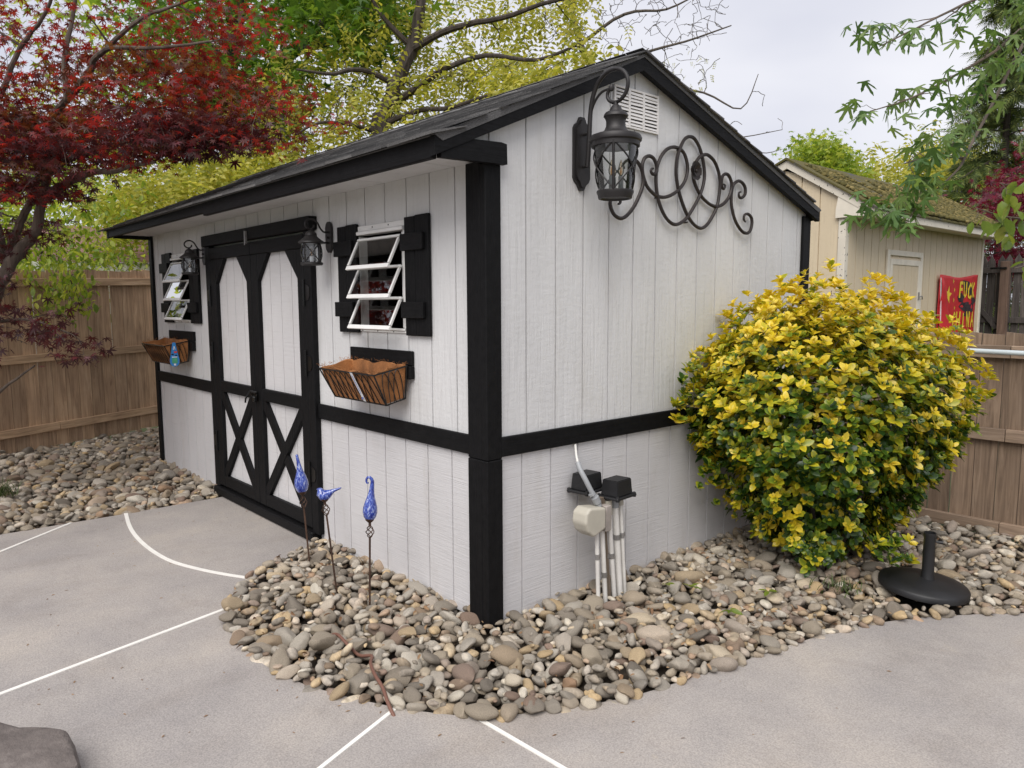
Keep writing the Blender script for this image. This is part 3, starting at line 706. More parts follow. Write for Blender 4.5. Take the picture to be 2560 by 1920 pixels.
# ------------------------------------------------------------------ lanterns on the front wall
def arc(c, r, a0, a1, n, f): return [f(c[0]+r*math.cos(rad(a0+(a1-a0)*i/n)), c[1]+r*math.sin(rad(a0+(a1-a0)*i/n))) for i in range(n+1)]
def front_lantern(x, z, label):
    t = empty('wall_lantern', (x, -.002, z-.06), label, 'lantern', 'lanterns beside the shed doors'); ax = -.132
    ys = lambda y, zz: (x, y, zz)
    MB().prism([(x-.036, z-.055), (x-.030, z-.075), (x-.010, z-.095), (x+.010, z-.095), (x+.030, z-.075), (x+.036, z-.055), (x+.036, z+.055), (x+.028, z+.078), (x+.012, z+.092), (x-.012, z+.092), (x-.028, z+.078), (x-.036, z+.055)], 'y', -.018, -.002).build('backplate', MT['lampiron'], t)
    mb = MB(); pts = [ys(-.018, z+.030), ys(-.045, z+.028), ys(-.068, z+.048), ys(-.088, z+.082), ys(-.115, z+.100), ys(-.145, z+.098), ys(-.166, z+.080), ys(-.166, z+.058), ys(-.150, z+.044), ys(-.128, z+.042), ys(-.112, z+.055), ys(-.112, z+.068)]
    mb.tube([tuple(p) for p in smooth(pts, 3)], .0058, 8); mb.tube([ys(-.018, z-.035), ys(-.055, z-.038), ys(-.078, z-.038)], .006, 8); mb.tube([ys(-.018, z-.004), ys(-.03, z-.004)], .008, 8)
    mb.build('arm', MT['lampiron'], t, True)
    c = (x, ax)
    MB().lathe([(.004, z+.044), (.008, z+.036), (.022, z+.028), (.033, z+.016), (.036, z+.005), (.034, z+.001), (.044, z-.010), (.062, z-.024), (.076, z-.034), (.078, z-.042), (.070, z-.046), (.060, z-.046)], c, 24).build('cap', MT['lampiron'], t, True)
    MB().lathe([(.058, z-.046), (.058, z-.155)], c, 24, False).build('glass_shade', MT['lampglass'], t, True)
    mb = MB(); R = .0625; z0, z1 = z-.158, z-.046
    for k in range(4):
        a0 = 2*math.pi*k/4+.4
        for sg in (0, 1):
            pts = []
            for i in range(7):
                u = i/6; a = a0+(u if sg == 0 else 1-u)*math.pi/2; pts.append((c[0]+R*math.cos(a), c[1]+R*math.sin(a), z0+(z1-z0)*u))
            mb.tube(pts, .0032, 6)
        mb.tube([(c[0]+R*math.cos(a0), c[1]+R*math.sin(a0), z0), (c[0]+R*math.cos(a0), c[1]+R*math.sin(a0), z1)], .0038, 6)
    mb.build('cage', MT['lampiron'], t, True)
    MB().lathe([(.064, z-.158), (.067, z-.160), (.067, z-.172), (.060, z-.176), (.01, z-.176)], c, 24).build('base', MT['lampiron'], t, True)
    MB().lathe([(.011, z-.155), (.011, z-.122)], c, 12).build('socket', MT['paper'], t, True)
    MB().lathe([(.006, z-.121), (.014, z-.112), (.016, z-.100), (.010, z-.082), (.002, z-.068)], c, 12).build('bulb', MT['bulb'], t, True)
    MB().lathe([(.001, z-.118), (.0045, z-.105), (.001, z-.086)], c, 8).build('filament', MT['amber'], t, True)
front_lantern(-1.532, 1.957, 'small black caged lantern between the doors and the near window')
front_lantern(-3.698, 1.968, 'small black caged lantern left of the doors, over the far window')

# ------------------------------------------------------------------ big lantern on the gable
bl = empty('gable_lantern', (.001, .612, 2.11), 'large bronze-black lantern with hooked arm on the gable wall', 'lantern')
cy = .612; cxx = .238
mb = MB(); P = [(cy-.060, 2.185), (cy-.050, 2.165), (cy-.030, 2.150), (cy-.014, 2.122), (cy+.014, 2.122), (cy+.030, 2.150), (cy+.050, 2.165), (cy+.060, 2.185), (cy+.060, 2.430), (cy+.050, 2.448), (cy+.030, 2.462), (cy+.016, 2.488), (cy-.016, 2.488), (cy-.030, 2.462), (cy-.050, 2.448), (cy-.060, 2.430)]
mb.prism(P, 'x', .001, .016); mb.prism([(cy+(a-cy)*.78, 2.305+(b_-2.305)*.92) for a, b_ in P], 'x', .016, .026); mb.build('backplate', MT['lampiron'], bl)
xz = lambda x, z: (x, cy, z)
mb = MB()
pts = [xz(.052, 2.235), xz(.058, 2.30), xz(.064, 2.40), xz(.070, 2.50), xz(.088, 2.58), xz(.125, 2.640), xz(.178, 2.672), xz(.238, 2.676), xz(.288, 2.650), xz(.312, 2.605), xz(.302, 2.556), xz(.268, 2.526), xz(.228, 2.520), xz(.194, 2.536), xz(.182, 2.562), xz(.192, 2.584), xz(.212, 2.590)]
ps = smooth(pts, 4); rs = [.0125-.0035*min(1, i/len(ps)*1.4) for i in range(len(ps))]; mb.tube(ps, rs, 12)
ps = smooth([xz(.066, 2.45), xz(.078, 2.51), xz(.105, 2.555), xz(.145, 2.585), xz(.195, 2.592)], 4); mb.tube(ps, .0065, 8)
mb.lathe([(.001, 2.575), (.012, 2.580), (.016, 2.592), (.012, 2.604), (.001, 2.609)], (.208, cy), 12)
for zz in (2.24, 2.40): mb.tube([(.02, cy, zz), (.056, cy, zz)], .008, 8)
mb.build('hooked_arm', MT['lampiron'], bl, True)
c = (cxx, cy)
MB().lathe([(.010, 2.522), (.012, 2.508), (.022, 2.500), (.034, 2.476), (.050, 2.470), (.058, 2.460), (.060, 2.450), (.054, 2.444), (.050, 2.436), (.047, 2.428), (.048, 2.405), (.056, 2.385), (.074, 2.372), (.100, 2.366), (.122, 2.358), (.129, 2.344), (.127, 2.332), (.119, 2.326), (.119, 2.306), (.108, 2.306)], c, 32).build('cap', MT['lampiron'], bl, True)
gp = lambda u: .112-.026*u**1.2
ztop, zbot = 2.318, 2.094
MB().lathe([(gp(i/8)-.006, ztop-(ztop-zbot)*i/8) for i in range(9)], c, 32, False).build('glass_shade', MT['lampglass'], bl, True)
mb = MB()
for k in range(3):
    a0 = 2*math.pi*k/3-.95
    for sg in (1, -1):
        pts = []
        for i in range(11):
            u = i/10; a = a0+sg*u*2*math.pi/3; R = gp(u); pts.append((c[0]+R*math.cos(a), c[1]+R*math.sin(a), ztop-(ztop-zbot)*u))
        mb.tube(pts, .0042, 6)
    pts = [(c[0]+(gp(i/6)+.002)*math.cos(a0), c[1]+(gp(i/6)+.002)*math.sin(a0), ztop-(ztop-zbot)*i/6) for i in range(7)]; mb.tube(pts, .0068, 6)
mb.build('cage', MT['lampiron'], bl, True)
MB().lathe([(.060, 2.098), (.090, 2.096), (.092, 2.088), (.086, 2.074), (.084, 2.062), (.081, 2.056), (.074, 2.056), (.070, 2.064)], c, 32, True).build('base', MT['lampiron'], bl, True)
for k in range(3):
    a = 2*math.pi*k/3+.5; cc = (c[0]+.028*math.cos(a), c[1]+.028*math.sin(a))
    MB().lathe([(.013, 2.098), (.012, 2.165)], cc, 12).build('socket', MT['greypvc'], bl, True)
    MB().lathe([(.007, 2.166), (.014, 2.180), (.015, 2.195), (.009, 2.222), (.002, 2.242)], cc, 12).build('bulb', MT['bulb'], bl, True)
    MB().lathe([(.001, 2.170), (.005, 2.185), (.001, 2.212)], cc, 8).build('filament', MT['amber'], bl, True)

# ------------------------------------------------------------------ scrollwork on the gable
S1 = [[.935,2.267],[.926,2.289],[.959,2.314],[1.007,2.326],[1.051,2.312],[1.087,2.269],[1.094,2.211],[1.073,2.158],[1.019,2.079],[.958,2.023],[.904,2.0],[.85,2.015],[.82,2.055],[.82,2.089],[.843,2.11],[.878,2.111],[.905,2.096],[.903,2.081],[.888,2.076]]
S2 = [[1.179,2.295],[1.163,2.291],[1.157,2.275],[1.18,2.263],[1.209,2.282],[1.208,2.318],[1.184,2.351],[1.145,2.36],[1.107,2.342],[1.089,2.3],[1.097,2.25],[1.13,2.195],[1.183,2.16],[1.229,2.146],[1.289,2.147],[1.357,2.168],[1.419,2.202],[1.474,2.253],[1.5,2.314],[1.495,2.368],[1.468,2.414],[1.425,2.435],[1.363,2.437],[1.302,2.413],[1.25,2.363],[1.218,2.299],[1.21,2.235],[1.219,2.163],[1.244,2.101],[1.292,2.04],[1.348,2.006],[1.404,2.0],[1.467,2.023],[1.516,2.056],[1.58,2.12],[1.637,2.189],[1.672,2.252],[1.685,2.317],[1.666,2.396],[1.626,2.468],[1.573,2.511],[1.522,2.517],[1.472,2.497],[1.432,2.45],[1.399,2.385],[1.388,2.302],[1.404,2.23],[1.434,2.166],[1.486,2.091],[1.539,2.04],[1.599,2.006],[1.66,1.995],[1.72,2.018],[1.779,2.075],[1.824,2.139],[1.844,2.22],[1.845,2.286],[1.822,2.35],[1.773,2.405],[1.71,2.432],[1.665,2.43],[1.614,2.407],[1.578,2.365],[1.562,2.321],[1.574,2.272],[1.613,2.221],[1.667,2.179],[1.745,2.146],[1.816,2.137],[1.879,2.153],[1.942,2.198],[1.972,2.255],[1.966,2.303],[1.935,2.336],[1.903,2.343],[1.871,2.329],[1.86,2.301],[1.866,2.267],[1.891,2.251],[1.91,2.271],[1.893,2.28]]
S3 = [[2.077,2.249],[2.056,2.24],[2.062,2.218],[2.091,2.213],[2.133,2.238],[2.138,2.279],[2.108,2.308],[2.061,2.317],[2.011,2.294],[1.988,2.256],[1.979,2.206],[1.986,2.143],[2.023,2.069],[2.085,2.014],[2.146,1.992],[2.198,2.007],[2.222,2.055],[2.215,2.096],[2.179,2.117],[2.14,2.11],[2.133,2.081],[2.155,2.067]]
art = empty('wall_scrollwork', (.002, 1.55, 2.0), 'dark iron scrollwork of looping ovals with a flower on the gable', 'wall art')
for S in (S1, S2, S3):
    ps = smooth(S, 4); m_ = len(ps); pts = []; kk = rr.uniform(0, 6)
    for i, (y, z) in enumerate(ps): pts.append((.026+.004*math.sin(i*.11+kk), y, z))
    rs = [.0104*min(1, .55+.45*min(i, m_-1-i)/14) for i in range(m_)]
    MB().tube(pts, rs, 8).build('scroll', MT['iron'], art, True)
mb = MB()
for zz, yy in ((2.14, 1.23), (2.02, 1.51), (2.43, 1.43), (2.14, 1.82)): mb.tube([(.002, yy, zz), (.03, yy, zz)], .005, 6)
mb.build('standoff', MT['iron'], art)
fc = (1.558, 2.322); mb = MB()
for ring, (n_, R, wd, xx, lift) in enumerate(((6, .053, .027, .042, .010), (6, .030, .017, .050, .009))):
    for k in range(n_):
        a = 2*math.pi*(k+.5*ring)/n_; ca, sa = math.cos(a), math.sin(a); prof = [(0.15, .3, 0), (.45, .85, .4), (.75, 1.0, .8), (1.0, .75, 1.0), (1.08, .0, .9)]
        v = []; 
        for u, ww, h in prof:
            for sg in (-1, 0, 1): v.append((xx+lift*h-(.004 if sg == 0 else 0), fc[0]+ca*R*u-sa*wd*ww*sg, fc[1]+sa*R*u+ca*wd*ww*sg))
        f = []
        for i in range(4):
            for j in range(2): f.append((i*3+j, i*3+j+1, i*3+j+4, i*3+j+3))
        mb.add(v, f)
mb.lathe([(.0, 0), (.010, 0), (.010, .008), (.004, .013), (0.0, .013)], (0, 0), 10); k0 = len(mb.v)-50
for i in range(k0, len(mb.v)): q = mb.v[i]; mb.v[i] = (.046+q[2], fc[0]+q[0], fc[1]+q[1])
mb.build('flower', MT['iron'], art, True)

# ------------------------------------------------------------------ hanging coco baskets
def basket(x0, x1, z, label, card):
    t = empty('hanging_basket', ((x0+x1)/2, -.04, z-.2), label, 'planter', 'baskets under the shed windows'); yb, yf, yq = -.040, -.245, -.160
    zt, zf, zb, zc = z, z-.038, z-.178, z-.205
    def wall(u, v, side):   # surface of the tapered box, u along, v down 0..1
        if side == 'f': a = Vector((x0, yf, zf)); b_ = Vector((x1, yf, zf)); c_ = Vector((x0+.02, yq, zc)); d_ = Vector((x1-.02, yq, zc))
        if side == 'b': a = Vector((x0, yb, zt)); b_ = Vector((x1, yb, zt)); c_ = Vector((x0+.02, yb, zb)); d_ = Vector((x1-.02, yb, zb))
        if side == 'l': a = Vector((x0, yb, zt)); b_ = Vector((x0, yf, zf)); c_ = Vector((x0+.02, yb, zb)); d_ = Vector((x0+.02, yq, zc))
        if side == 'r': a = Vector((x1, yb, zt)); b_ = Vector((x1, yf, zf)); c_ = Vector((x1-.02, yb, zb)); d_ = Vector((x1-.02, yq, zc))
        return a*(1-u)*(1-v)+b_*u*(1-v)+c_*(1-u)*v+d_*u*v
    rr_ = random.Random(int(x0*100)); cen = Vector(((x0+x1)/2, (yb+yf)/2, z-.12)); mb = MB()
    per = [('b', i/14) for i in range(14)]+[('r', i/6) for i in range(6)]+[('f', 1-i/14) for i in range(14)]+[('l', 1-i/6) for i in range(6)]; m_ = len(per); v = []
    for lay, (vv, ins, hh) in enumerate(((.98, .010, 0), (.6, .006, 0), (.2, .006, 0), (-.02, .006, 1), (-.02, .022, 1), (.30, .026, 0), (.80, .034, 0))):
        for i, (sd_, u) in enumerate(per):
            p = wall(u, max(vv, 0), sd_); q = (p-cen); q.z = 0; q.normalize(); p = p-q*(ins+rr_.uniform(0, .004))
            p.z += (.007+.004*math.sin(i*.9+x0)+rr_.uniform(-.006, .006))*hh; v.append(p)
    f = []
    for l in range(6):
        for i in range(m_): f.append((l*m_+i, l*m_+(i+1) % m_, (l+1)*m_+(i+1) % m_, (l+1)*m_+i))
    f += [tuple(range(m_)), tuple(range(6*m_, 7*m_))]; mb.add(v, f); mb.build('coco_liner', MT['coco'], t)
    # loose fibres along the rim
    mb = MB()
    for i in range(160):
        sd_ = rr_.choice('ffblr'); p = wall(rr_.random(), 0, sd_); p.z += .012; d_ = Vector((rr_.gauss(0, 1), rr_.gauss(0, 1), rr_.uniform(.1, 1.2))).normalized()*rr_.uniform(.012, .03)
        mb.tube([p, p+d_*.6+Vector((0, 0, .003)), p+d_], .0007, 3, False)
    tag(mb.build('fibres', MT['coco'], t), kind='stuff')
    mb = MB(); rim = [(x0, yb, zt), (x0, yf, zf), (x1, yf, zf), (x1, yb, zt)]; mb.tube(rim, .0048, 6, closed=True)
    lo = [(x0+.02, yb, zb), (x0+.02, yq, zc), (x1-.02, yq, zc), (x1-.02, yb, zb)]; mb.tube(lo, .0045, 6, closed=True)
    for a, b_ in zip(rim, lo): mb.tube([a, b_], .0045, 6)
    def arch(side, u0, u1):
        pts = [wall(u0+(u1-u0)*i/10, 1-math.sin(math.pi*i/10)*.98, side)+Vector((0, -.003, 0)) for i in range(11)]; mb.tube(pts, .0026, 5)
    for k in range(9): arch('f', k*.1, k*.1+.2)
    for k in range(3): arch('r', .05+k*.2, .55+k*.2); arch('l', .05+k*.2, .55+k*.2)
    mb.tube([(x0+.01, -.036, zt), (x0+.01, -.036, zt-.02)], .003, 5); mb.build('wire_frame', MT['hinge'], t, True)
    mb = MB()
    if card:
        py, xs = -.165, x1+.004      # hangs on the right-hand side panel
        prof = [(-.012, .03), (.012, .03), (.022, -.03), (.032, -.085), (.040, -.12), (.038, -.15), (.026, -.172), (0, -.18), (-.026, -.172), (-.038, -.15), (-.040, -.12), (-.032, -.085), (-.022, -.03)]
        zq = zf+.0
        def pan(pts, a, b_): mb.prism([(py+q[0], zq+q[1]) for q in pts], 'x', xs+a, xs+b_)
        pan(prof, 0, .002)
        mb.cur = 1; pan([(-.022, -.15), (.022, -.15), (.022, -.105), (-.022, -.105)], .003, .004)
        mb.cur = 2; pan([(-.004, -.062), (.022, -.062), (.022, -.046), (-.004, -.046)], .003, .004)
        mb.cur = 3; pan([(-.022, -.100), (.022, -.100), (.022, -.093), (-.022, -.093)], .003, .004); pan([(-.009, -.170), (.009, -.170), (.009, -.154), (-.009, -.154)], .003, .004); pan([(-.010, -.034), (-.005, -.034), (0, -.010), (.005, -.034), (.010, -.034), (.003, -.002), (-.003, -.002)], .003, .004)
        mb.cur = 4
        for a, b_ in ((-.016, -.072), (.014, -.082)): pan([(a+.011*math.cos(q*.785), b_+.006*math.sin(q*.785)) for q in range(8)], .003, .004)
        mb.build('hang_tag', [MT['bluecard'], MT['greencard'], MT['redcard'], MT['paper'], MT['hinge']], t)
    else:
        a = wall(.635, -.01, 'f'); b_ = wall(.645, .97, 'f'); nn = Vector((0, -.9, .43)).normalized(); o = Vector((0, -.011, 0)); mb.obox(a+o, b_+o, .026, .001, nn)
        mb.cur = 1; 
        for i in range(26):
            u = .10+i*.025; p = a+(b_-a)*u+o+nn*.001; wd = rr_.uniform(.007, .013); mb.obox(p+Vector((-wd/2, 0, 0)), p+Vector((wd/2, 0, 0)), .0028, .0006, nn)
        p = a+(b_-a)*.86+o+nn*.001; mb.obox(p+Vector((-.007, 0, 0)), p+Vector((.007, 0, 0)), .022, .0006, nn)
        mb.build('paper_tag', [MT['paper'], MT['inkblue']], t)
basket(-1.255, -.655, 1.212, 'wire basket with coco liner and white paper tag under near window', False)
basket(-4.760, -4.110, 1.226, 'wire basket with coco liner and blue hang tag under far window', True)

# ------------------------------------------------------------------ blue glass garden stakes
def blueglass():
    m, t, b = newmat('blue_swirl_glass'); v = coords(t, 'obj', (80, 80, 34), True); n1 = noise(t, v, 1.0, 3, .6, 1.2); n2 = noise(t, coords(t, 'obj', (150, 150, 60), True), 1.0, 2)
    c = ramp(t, n1, [(.34, (.008, .016, .20)), (.46, (.03, .07, .40)), (.56, (.12, .19, .55)), (.68, (.58, .62, .76))]); c = mixc(t, c, ramp(t, n2, [(.4, (.5, .55, .8)), (.65, (1.1, 1.1, 1.1))]), .7, 'MULTIPLY')
    t.links.new(c, b.inputs['Base Color']); b.inputs['Roughness'].default_value = .07; b.inputs['Coat Weight'].default_value = 1; b.inputs['Coat Roughness'].default_value = .02
    b.inputs['Transmission Weight'].default_value = .18; b.inputs['IOR'].default_value = 1.45; return m
MT['blueglass'] = blueglass()
def cage(mb, p, q, R, th, n_=4):
    p, q = Vector(p), Vector(q); d_ = (q-p); ax = d_.normalized(); e1 = ax.orthogonal().normalized(); e2 = ax.cross(e1)
    for k in range(n_):
        pts = []
        for i in range(11):
            u = i/10; a = 2*math.pi*k/n_+u*3.9; r_ = .004+R*math.sin(math.pi*u)**.8; pts.append(p+d_*u+(e1*math.cos(a)+e2*math.sin(a))*r_)
        mb.tube(pts, th, 6)
def stake(name, base, top, zc, zg, label):
    """base and head points of the rod, cage from zc[0] to zc[1], glass seat at zg"""
    base, top = Vector(base), Vector(top); t = empty(name, base, label, 'garden stake', 'blue glass stakes in the stones'); d_ = (top-base)
    P = lambda z: base+d_*((z-base.z)/(top.z-base.z))
    mb = MB(); mb.tube([P(base.z-.06), P(zc[0])], .0055, 8); mb.tube([P(zc[1]), P(zg)], .0068, 8); cage(mb, P(zc[0]), P(zc[1]), .017, .0026); mb.build('rod', MT['rust'], t, True)
    g_ = P(zg); MB().lathe([(.006, g_.z-.004), (.012, g_.z), (.022, g_.z+.010), (.026, g_.z+.022), (.022, g_.z+.022)], (g_.x, g_.y), 16).build('cup', MT['rust'], t, True)
    return t, g_, d_.normalized()
t, g_, d_ = stake('glass_finial_stake', (-1.370, -.292, -.03), (-1.429, -.309, .60), (.325, .395), .405, 'blue glass flame stake with straight tip, nearest the doors')
prof = [(.020, .012), (.034, .030), (.0415, .058), (.040, .085), (.031, .115), (.020, .145), (.0135, .175), (.0098, .205), (.0085, .232), (.0088, .240), (.004, .246)]
side = Vector((-CR[0], -CR[1], 0)); pts = [g_+d_*h+side*(.010*max(0, (h-.12)/.12)**1.5) for r_, h in prof]; MB().tube(pts, [r_ for r_, h in prof], 20).build('glass_finial', MT['blueglass'], t, True)
t, g_, d_ = stake('glass_bird_stake', (-.930, -.352, -.03), (-.994, -.382, .55), (.385, .447), .462, 'blue glass bird stake, the middle one of the three')
R_ = Vector((CR[0], CR[1], 0)).normalized(); bp = g_+Vector((0, 0, .008))
axis = [(-.028, .066, .004), (-.026, .060, .013), (-.021, .052, .019), (-.020, .036, .025), (-.010, .026, .031), (.004, .026, .032), (.020, .032, .026), (.036, .042, .016), (.052, .052, .010), (.070, .058, .007), (.086, .064, .0055), (.094, .068, .002)]
MB().tube([bp+R_*(a-.0)+Vector((0, 0, h+.002)) for a, h, r_ in axis], [r_ for a, h, r_ in axis], 16).build('glass_bird', MT['blueglass'], t, True)
MB().tube([bp+R_*-.030+Vector((0, 0, .064)), bp+R_*-.036+Vector((0, 0, .063)), bp+R_*-.044+Vector((0, 0, .060))], [.006, .004, .0008], 10).build('beak', MT['blueglass'], t, True)
t, g_, d_ = stake('glass_swirl_stake', (-.609, -.331, -.03), (-.628, -.300, .60), (.330, .392), .412, 'blue glass stake with curled hook top, nearest the black corner post')
prof = [(.020, .010), (.033, .028), (.0385, .052), (.037, .078), (.030, .104), (.0215, .130), (.0155, .155), (.0125, .180), (.0105, .200)]
hook = [(0, .200, .0105), (.001, .214, .0095), (-.003, .227, .0088), (-.012, .236, .008), (-.022, .236, .007), (-.029, .228, .0062), (-.031, .216, .0055), (-.028, .206, .005), (-.022, .204, .0045), (-.020, .210, .003)]
pts = [g_+d_*h+R_*(.012*(h/.2)**2) for r_, h in prof]; e_ = pts[-1]; pts2 = [e_+R_*a+Vector((0, 0, h-.200)) for a, h, r_ in hook[1:]]
MB().tube(pts+pts2, [r_ for r_, h in prof]+[r_ for a, h, r_ in hook[1:]], 18).build('glass_swirl', MT['blueglass'], t, True)

# ------------------------------------------------------------------ valve post with white pipes by the gable
vp = empty('valve_post', (.16, .68, -.06), 'cluster of white pipes under black valve boxes by the gable wall', 'pipes')
def pipe(b_, t_, r_, name='pipe', mat='pvc', n_=12): return MB().tube([b_, t_], r_, n_).build(name, MT[mat], vp, True)
X0 = .178
MB().obox((X0-.012, .674, -.08), (X0-.012, .606, .535), .030, .026, (1, 0, 0)).build('wood_stake', wood_mat('weathered_stake', [(.11, .085, .06), (.19, .15, .11), (.27, .22, .17)]), vp)
pp = [((X0, .583, -.08), (X0, .563, .38), .0112), ((X0, .640, -.08), (X0, .604, .385), .0128), ((X0, .715, -.09), (X0, .654, .475), .0135), ((X0, .760, -.09), (X0, .707, .482), .0175), ((X0, .800, -.09), (X0, .750, .492), .0108)]
for a, b_, r_ in pp: pipe(a, b_, r_)
def lerp(a, b_, z): a, b_ = Vector(a), Vector(b_); return a+(b_-a)*((z-a.z)/(b_.z-a.z))
for i, z0, z1, extra, mat in ((2, .435, .515, .007, 'beigeplastic'), (3, .465, .525, .003, 'greypvc'), (4, .470, .525, .005, 'beigeplastic'), (1, .375, .40, .005, 'galv')):
    a, b_, r_ = pp[i]; MB().tube([lerp(a, b_, z0), lerp(a, b_, z1)], r_+extra, 12).build('coupling', MT[mat], vp, True)
for i, z in ((0, .225), (1, .115), (2, .205), (3, .300), (4, .300)):
    a, b_, r_ = pp[i]; mb = MB(); mb.tube([lerp(a, b_, z-.014), lerp(a, b_, z+.014)], r_+.0025, 12); q = lerp(a, b_, z); mb.obox(q+Vector((.002, 0, 0)), q+Vector((.002, -.035 if i in (2,) else .02, .004)), .022, .004, (1, 0, 0)); mb.build('pipe_strap', MT['galv'], vp)
def valve(cx_, cy_, z, ang):
    mb = MB(); c_, s_ = math.cos(ang), math.sin(ang)
    def T(p): return (cx_+c_*p[0]-s_*p[1], cy_+s_*p[0]+c_*p[1], z+p[2])
    bm = bmesh.new(); bmesh.ops.create_cube(bm, size=1)
    for q in bm.verts: k = 1 if q.co.z < 0 else .9; q.co = Vector(T((q.co.x*.108*k, q.co.y*.140*k, q.co.z*.084+.050)))
    bmesh.ops.bevel(bm, geom=bm.edges[:], offset=.004, segments=2, affect='EDGES'); mb.bm(bm)
    bm = bmesh.new(); bmesh.ops.create_cube(bm, size=1)
    for q in bm.verts: q.co = Vector(T((q.co.x*.136, q.co.y*.178, q.co.z*.014)))
    bmesh.ops.bevel(bm, geom=bm.edges[:], offset=.004, segments=1, affect='EDGES'); mb.bm(bm)
    for a in (-1, 1):
        for b_ in (-1, 1): mb.lathe([(.011, z-.011), (.011, z+.012), (.006, z+.015)], T((a*.058, b_*.076, 0))[:2], 8)
    mb.build('valve_box', MT['blackplastic'], vp)
valve(.19, .705, .532, .10); valve(.072, .60, .560, .10)
# outlet box with a bulged cover
mb = MB(); mb.box(X0-.02, X0+.045, .585, .628, .365, .500, .003); mb.build('junction_box', plain('worn_metal_box', (.36, .32, .29), .6, .2, .3), vp)
mb = MB(); prof = [(.575, .498), (.575, .388), (.485, .358), (.440, .392), (.420, .440), (.428, .492), (.458, .515)]
mb.prism([(y, z) for y, z in prof], 'x', X0-.045, X0+.055); ob = mb.build('outlet_cover', MT['beigeplastic'], vp)
bv = ob.modifiers.new('bevel', 'BEVEL'); bv.width = .012; bv.segments = 3
mb = MB(); ps = smooth([(X0+.01, .560, .515), (X0+.01, .548, .540), (X0-.005, .530, .575), (X0-.03, .508, .640), (X0-.06, .500, .690), (X0-.085, .508, .722)], 4); mb.tube(ps, .0135, 12); mb.build('flexible_conduit', MT['greypvc'], vp, True)
mb = MB(); mb.tube([(X0+.01, .556, .520), (X0+.008, .538, .552)], .021, 12); mb.tube([(X0-.0, .530, .562), (X0-.004, .524, .572)], .019, 8); mb.tube([(X0+.01, .566, .498), (X0+.01, .560, .516)], .017, 12); mb.build('conduit_fitting', MT['greypvc'], vp, True)
mb = MB(); ps = smooth([(X0-.08, .506, .715), (X0-.105, .520, .745), (X0-.13, .540, .772), (.020, .565, .795), (-.002, .580, .801)], 4); mb.tube(ps, .0062, 8); mb.build('cable', MT['pvc'], vp, True)

# ------------------------------------------------------------------ parasol base, hose, boulder, pole
ub = empty('parasol_base', (1.27, 1.98, -.03), 'round black plastic parasol base with upright sleeve on stones', 'parasol base')
mb = MB(); c = (1.27, 1.985); zb = -.005
o = MB().lathe([(.20, zb), (.222, zb+.004), (.222, zb+.030), (.214, zb+.040), (.15, zb+.056), (.06, zb+.066), (.035, zb+.070)], c, 40).build('disc', MT['blackplastic'], ub, True); o.rotation_euler = (rad(-1.5), rad(4), 0)
MB().lathe([(.036, zb+.060), (.033, zb+.075), (.030, zb+.11), (.029, zb+.30), (.031, zb+.305), (.031, zb+.318), (.026, zb+.318), (.026, zb+.20)], (1.288, 1.985), 20).build('sleeve', MT['blackplastic'], ub, True)
MB().tube([(1.315, 2.0, zb+.27), (1.345, 2.015, zb+.27)], [.007, .011], 8).build('knob', MT['blackplastic'], ub)
hs = [(-.42, -.66, -.03), (-.34, -.664, .004), (-.25, -.668, -.005), (-.15, -.66, -.03), (-.053, -.652, .0), (.028, -.705, .012), (.127, -.742, .010), (.216, -.762, .0), (.30, -.79, -.02), (.36, -.80, -.05)]
tag(MB().tube(smooth(hs, 4), .0075, 10).build('garden_hose', MT['hose'], None, True), 'short brown hose surfacing between the stones at the patio edge', 'hose')
def rock_mat():
    m, t, b = newmat('dark_sandstone'); v = coords(t, 'pos'); n1 = noise(t, v, 10, 6, .65); n2 = noise(t, coords(t, 'pos', (1, 1, 5)), 26, 5, .7)
    c = ramp(t, n1, [(.3, (.095, .08, .073)), (.55, (.15, .127, .115)), (.75, (.23, .20, .18))]); t.links.new(c, b.inputs['Base Color']); b.inputs['Roughness'].default_value = .85
    bump(t, b, math_(t, 'ADD', n1, math_(t, 'MULTIPLY', n2, .7)), .9, .012); return m
bm = bmesh.new(); bmesh.ops.create_icosphere(bm, subdivisions=4, radius=1); r2 = random.Random(5)
pl = [(Vector((.10, .05, 1)).normalized(), .52), (Vector((-.5, -.8, .15)).normalized(), .62), (Vector((.85, .25, .25)).normalized(), .70), (Vector((.1, .95, .12)).normalized(), .56), (Vector((.62, .75, .35)).normalized(), .66), (Vector((-.75, .6, .2)).normalized(), .60), (Vector((.55, -.75, .3)).normalized(), .62)]
for q in bm.verts:
    p = q.co.copy()
    for nn, d_ in pl:
        h = p.dot(nn)
        if h > d_: p -= nn*(h-d_)*.985
    p *= 1+.020*math.sin(7*p.x+3*p.y)+.018*math.sin(13*p.y+5*p.z)+.014*math.sin(21*p.x+17*p.z)+.010*math.sin(37*p.x-29*p.y+11*p.z)
    q.co = Vector((-.07+p.x*.46, -1.985+p.y*.34, -.06+p.z*.235))
mb = MB(); mb.bm(bm); tag(mb.build('boulder', rock_mat(), None, True), 'dark brown flat-topped boulder on the patio', 'rock')
MT['poolpole'] = plain('pale_pole', (.52, .58, .60), .35, 0, .08)
pl_ = empty('pool_pole', (1.9, 3.36, .95), 'pale blue-green pole lying level along the low back fence', 'pole')
MB().tube([(.98, 3.40, 1.212), (3.2, 3.40, 1.185)], .017, 12).build('tube', MT['poolpole'], pl_, True)
mb = MB()
for xx in (1.45, 2.9): mb.tube([(xx, 3.53, 1.18), (xx, 3.40, 1.165), (xx, 3.375, 1.19)], .008, 6)
mb.build('hook', MT['galv'], pl_)

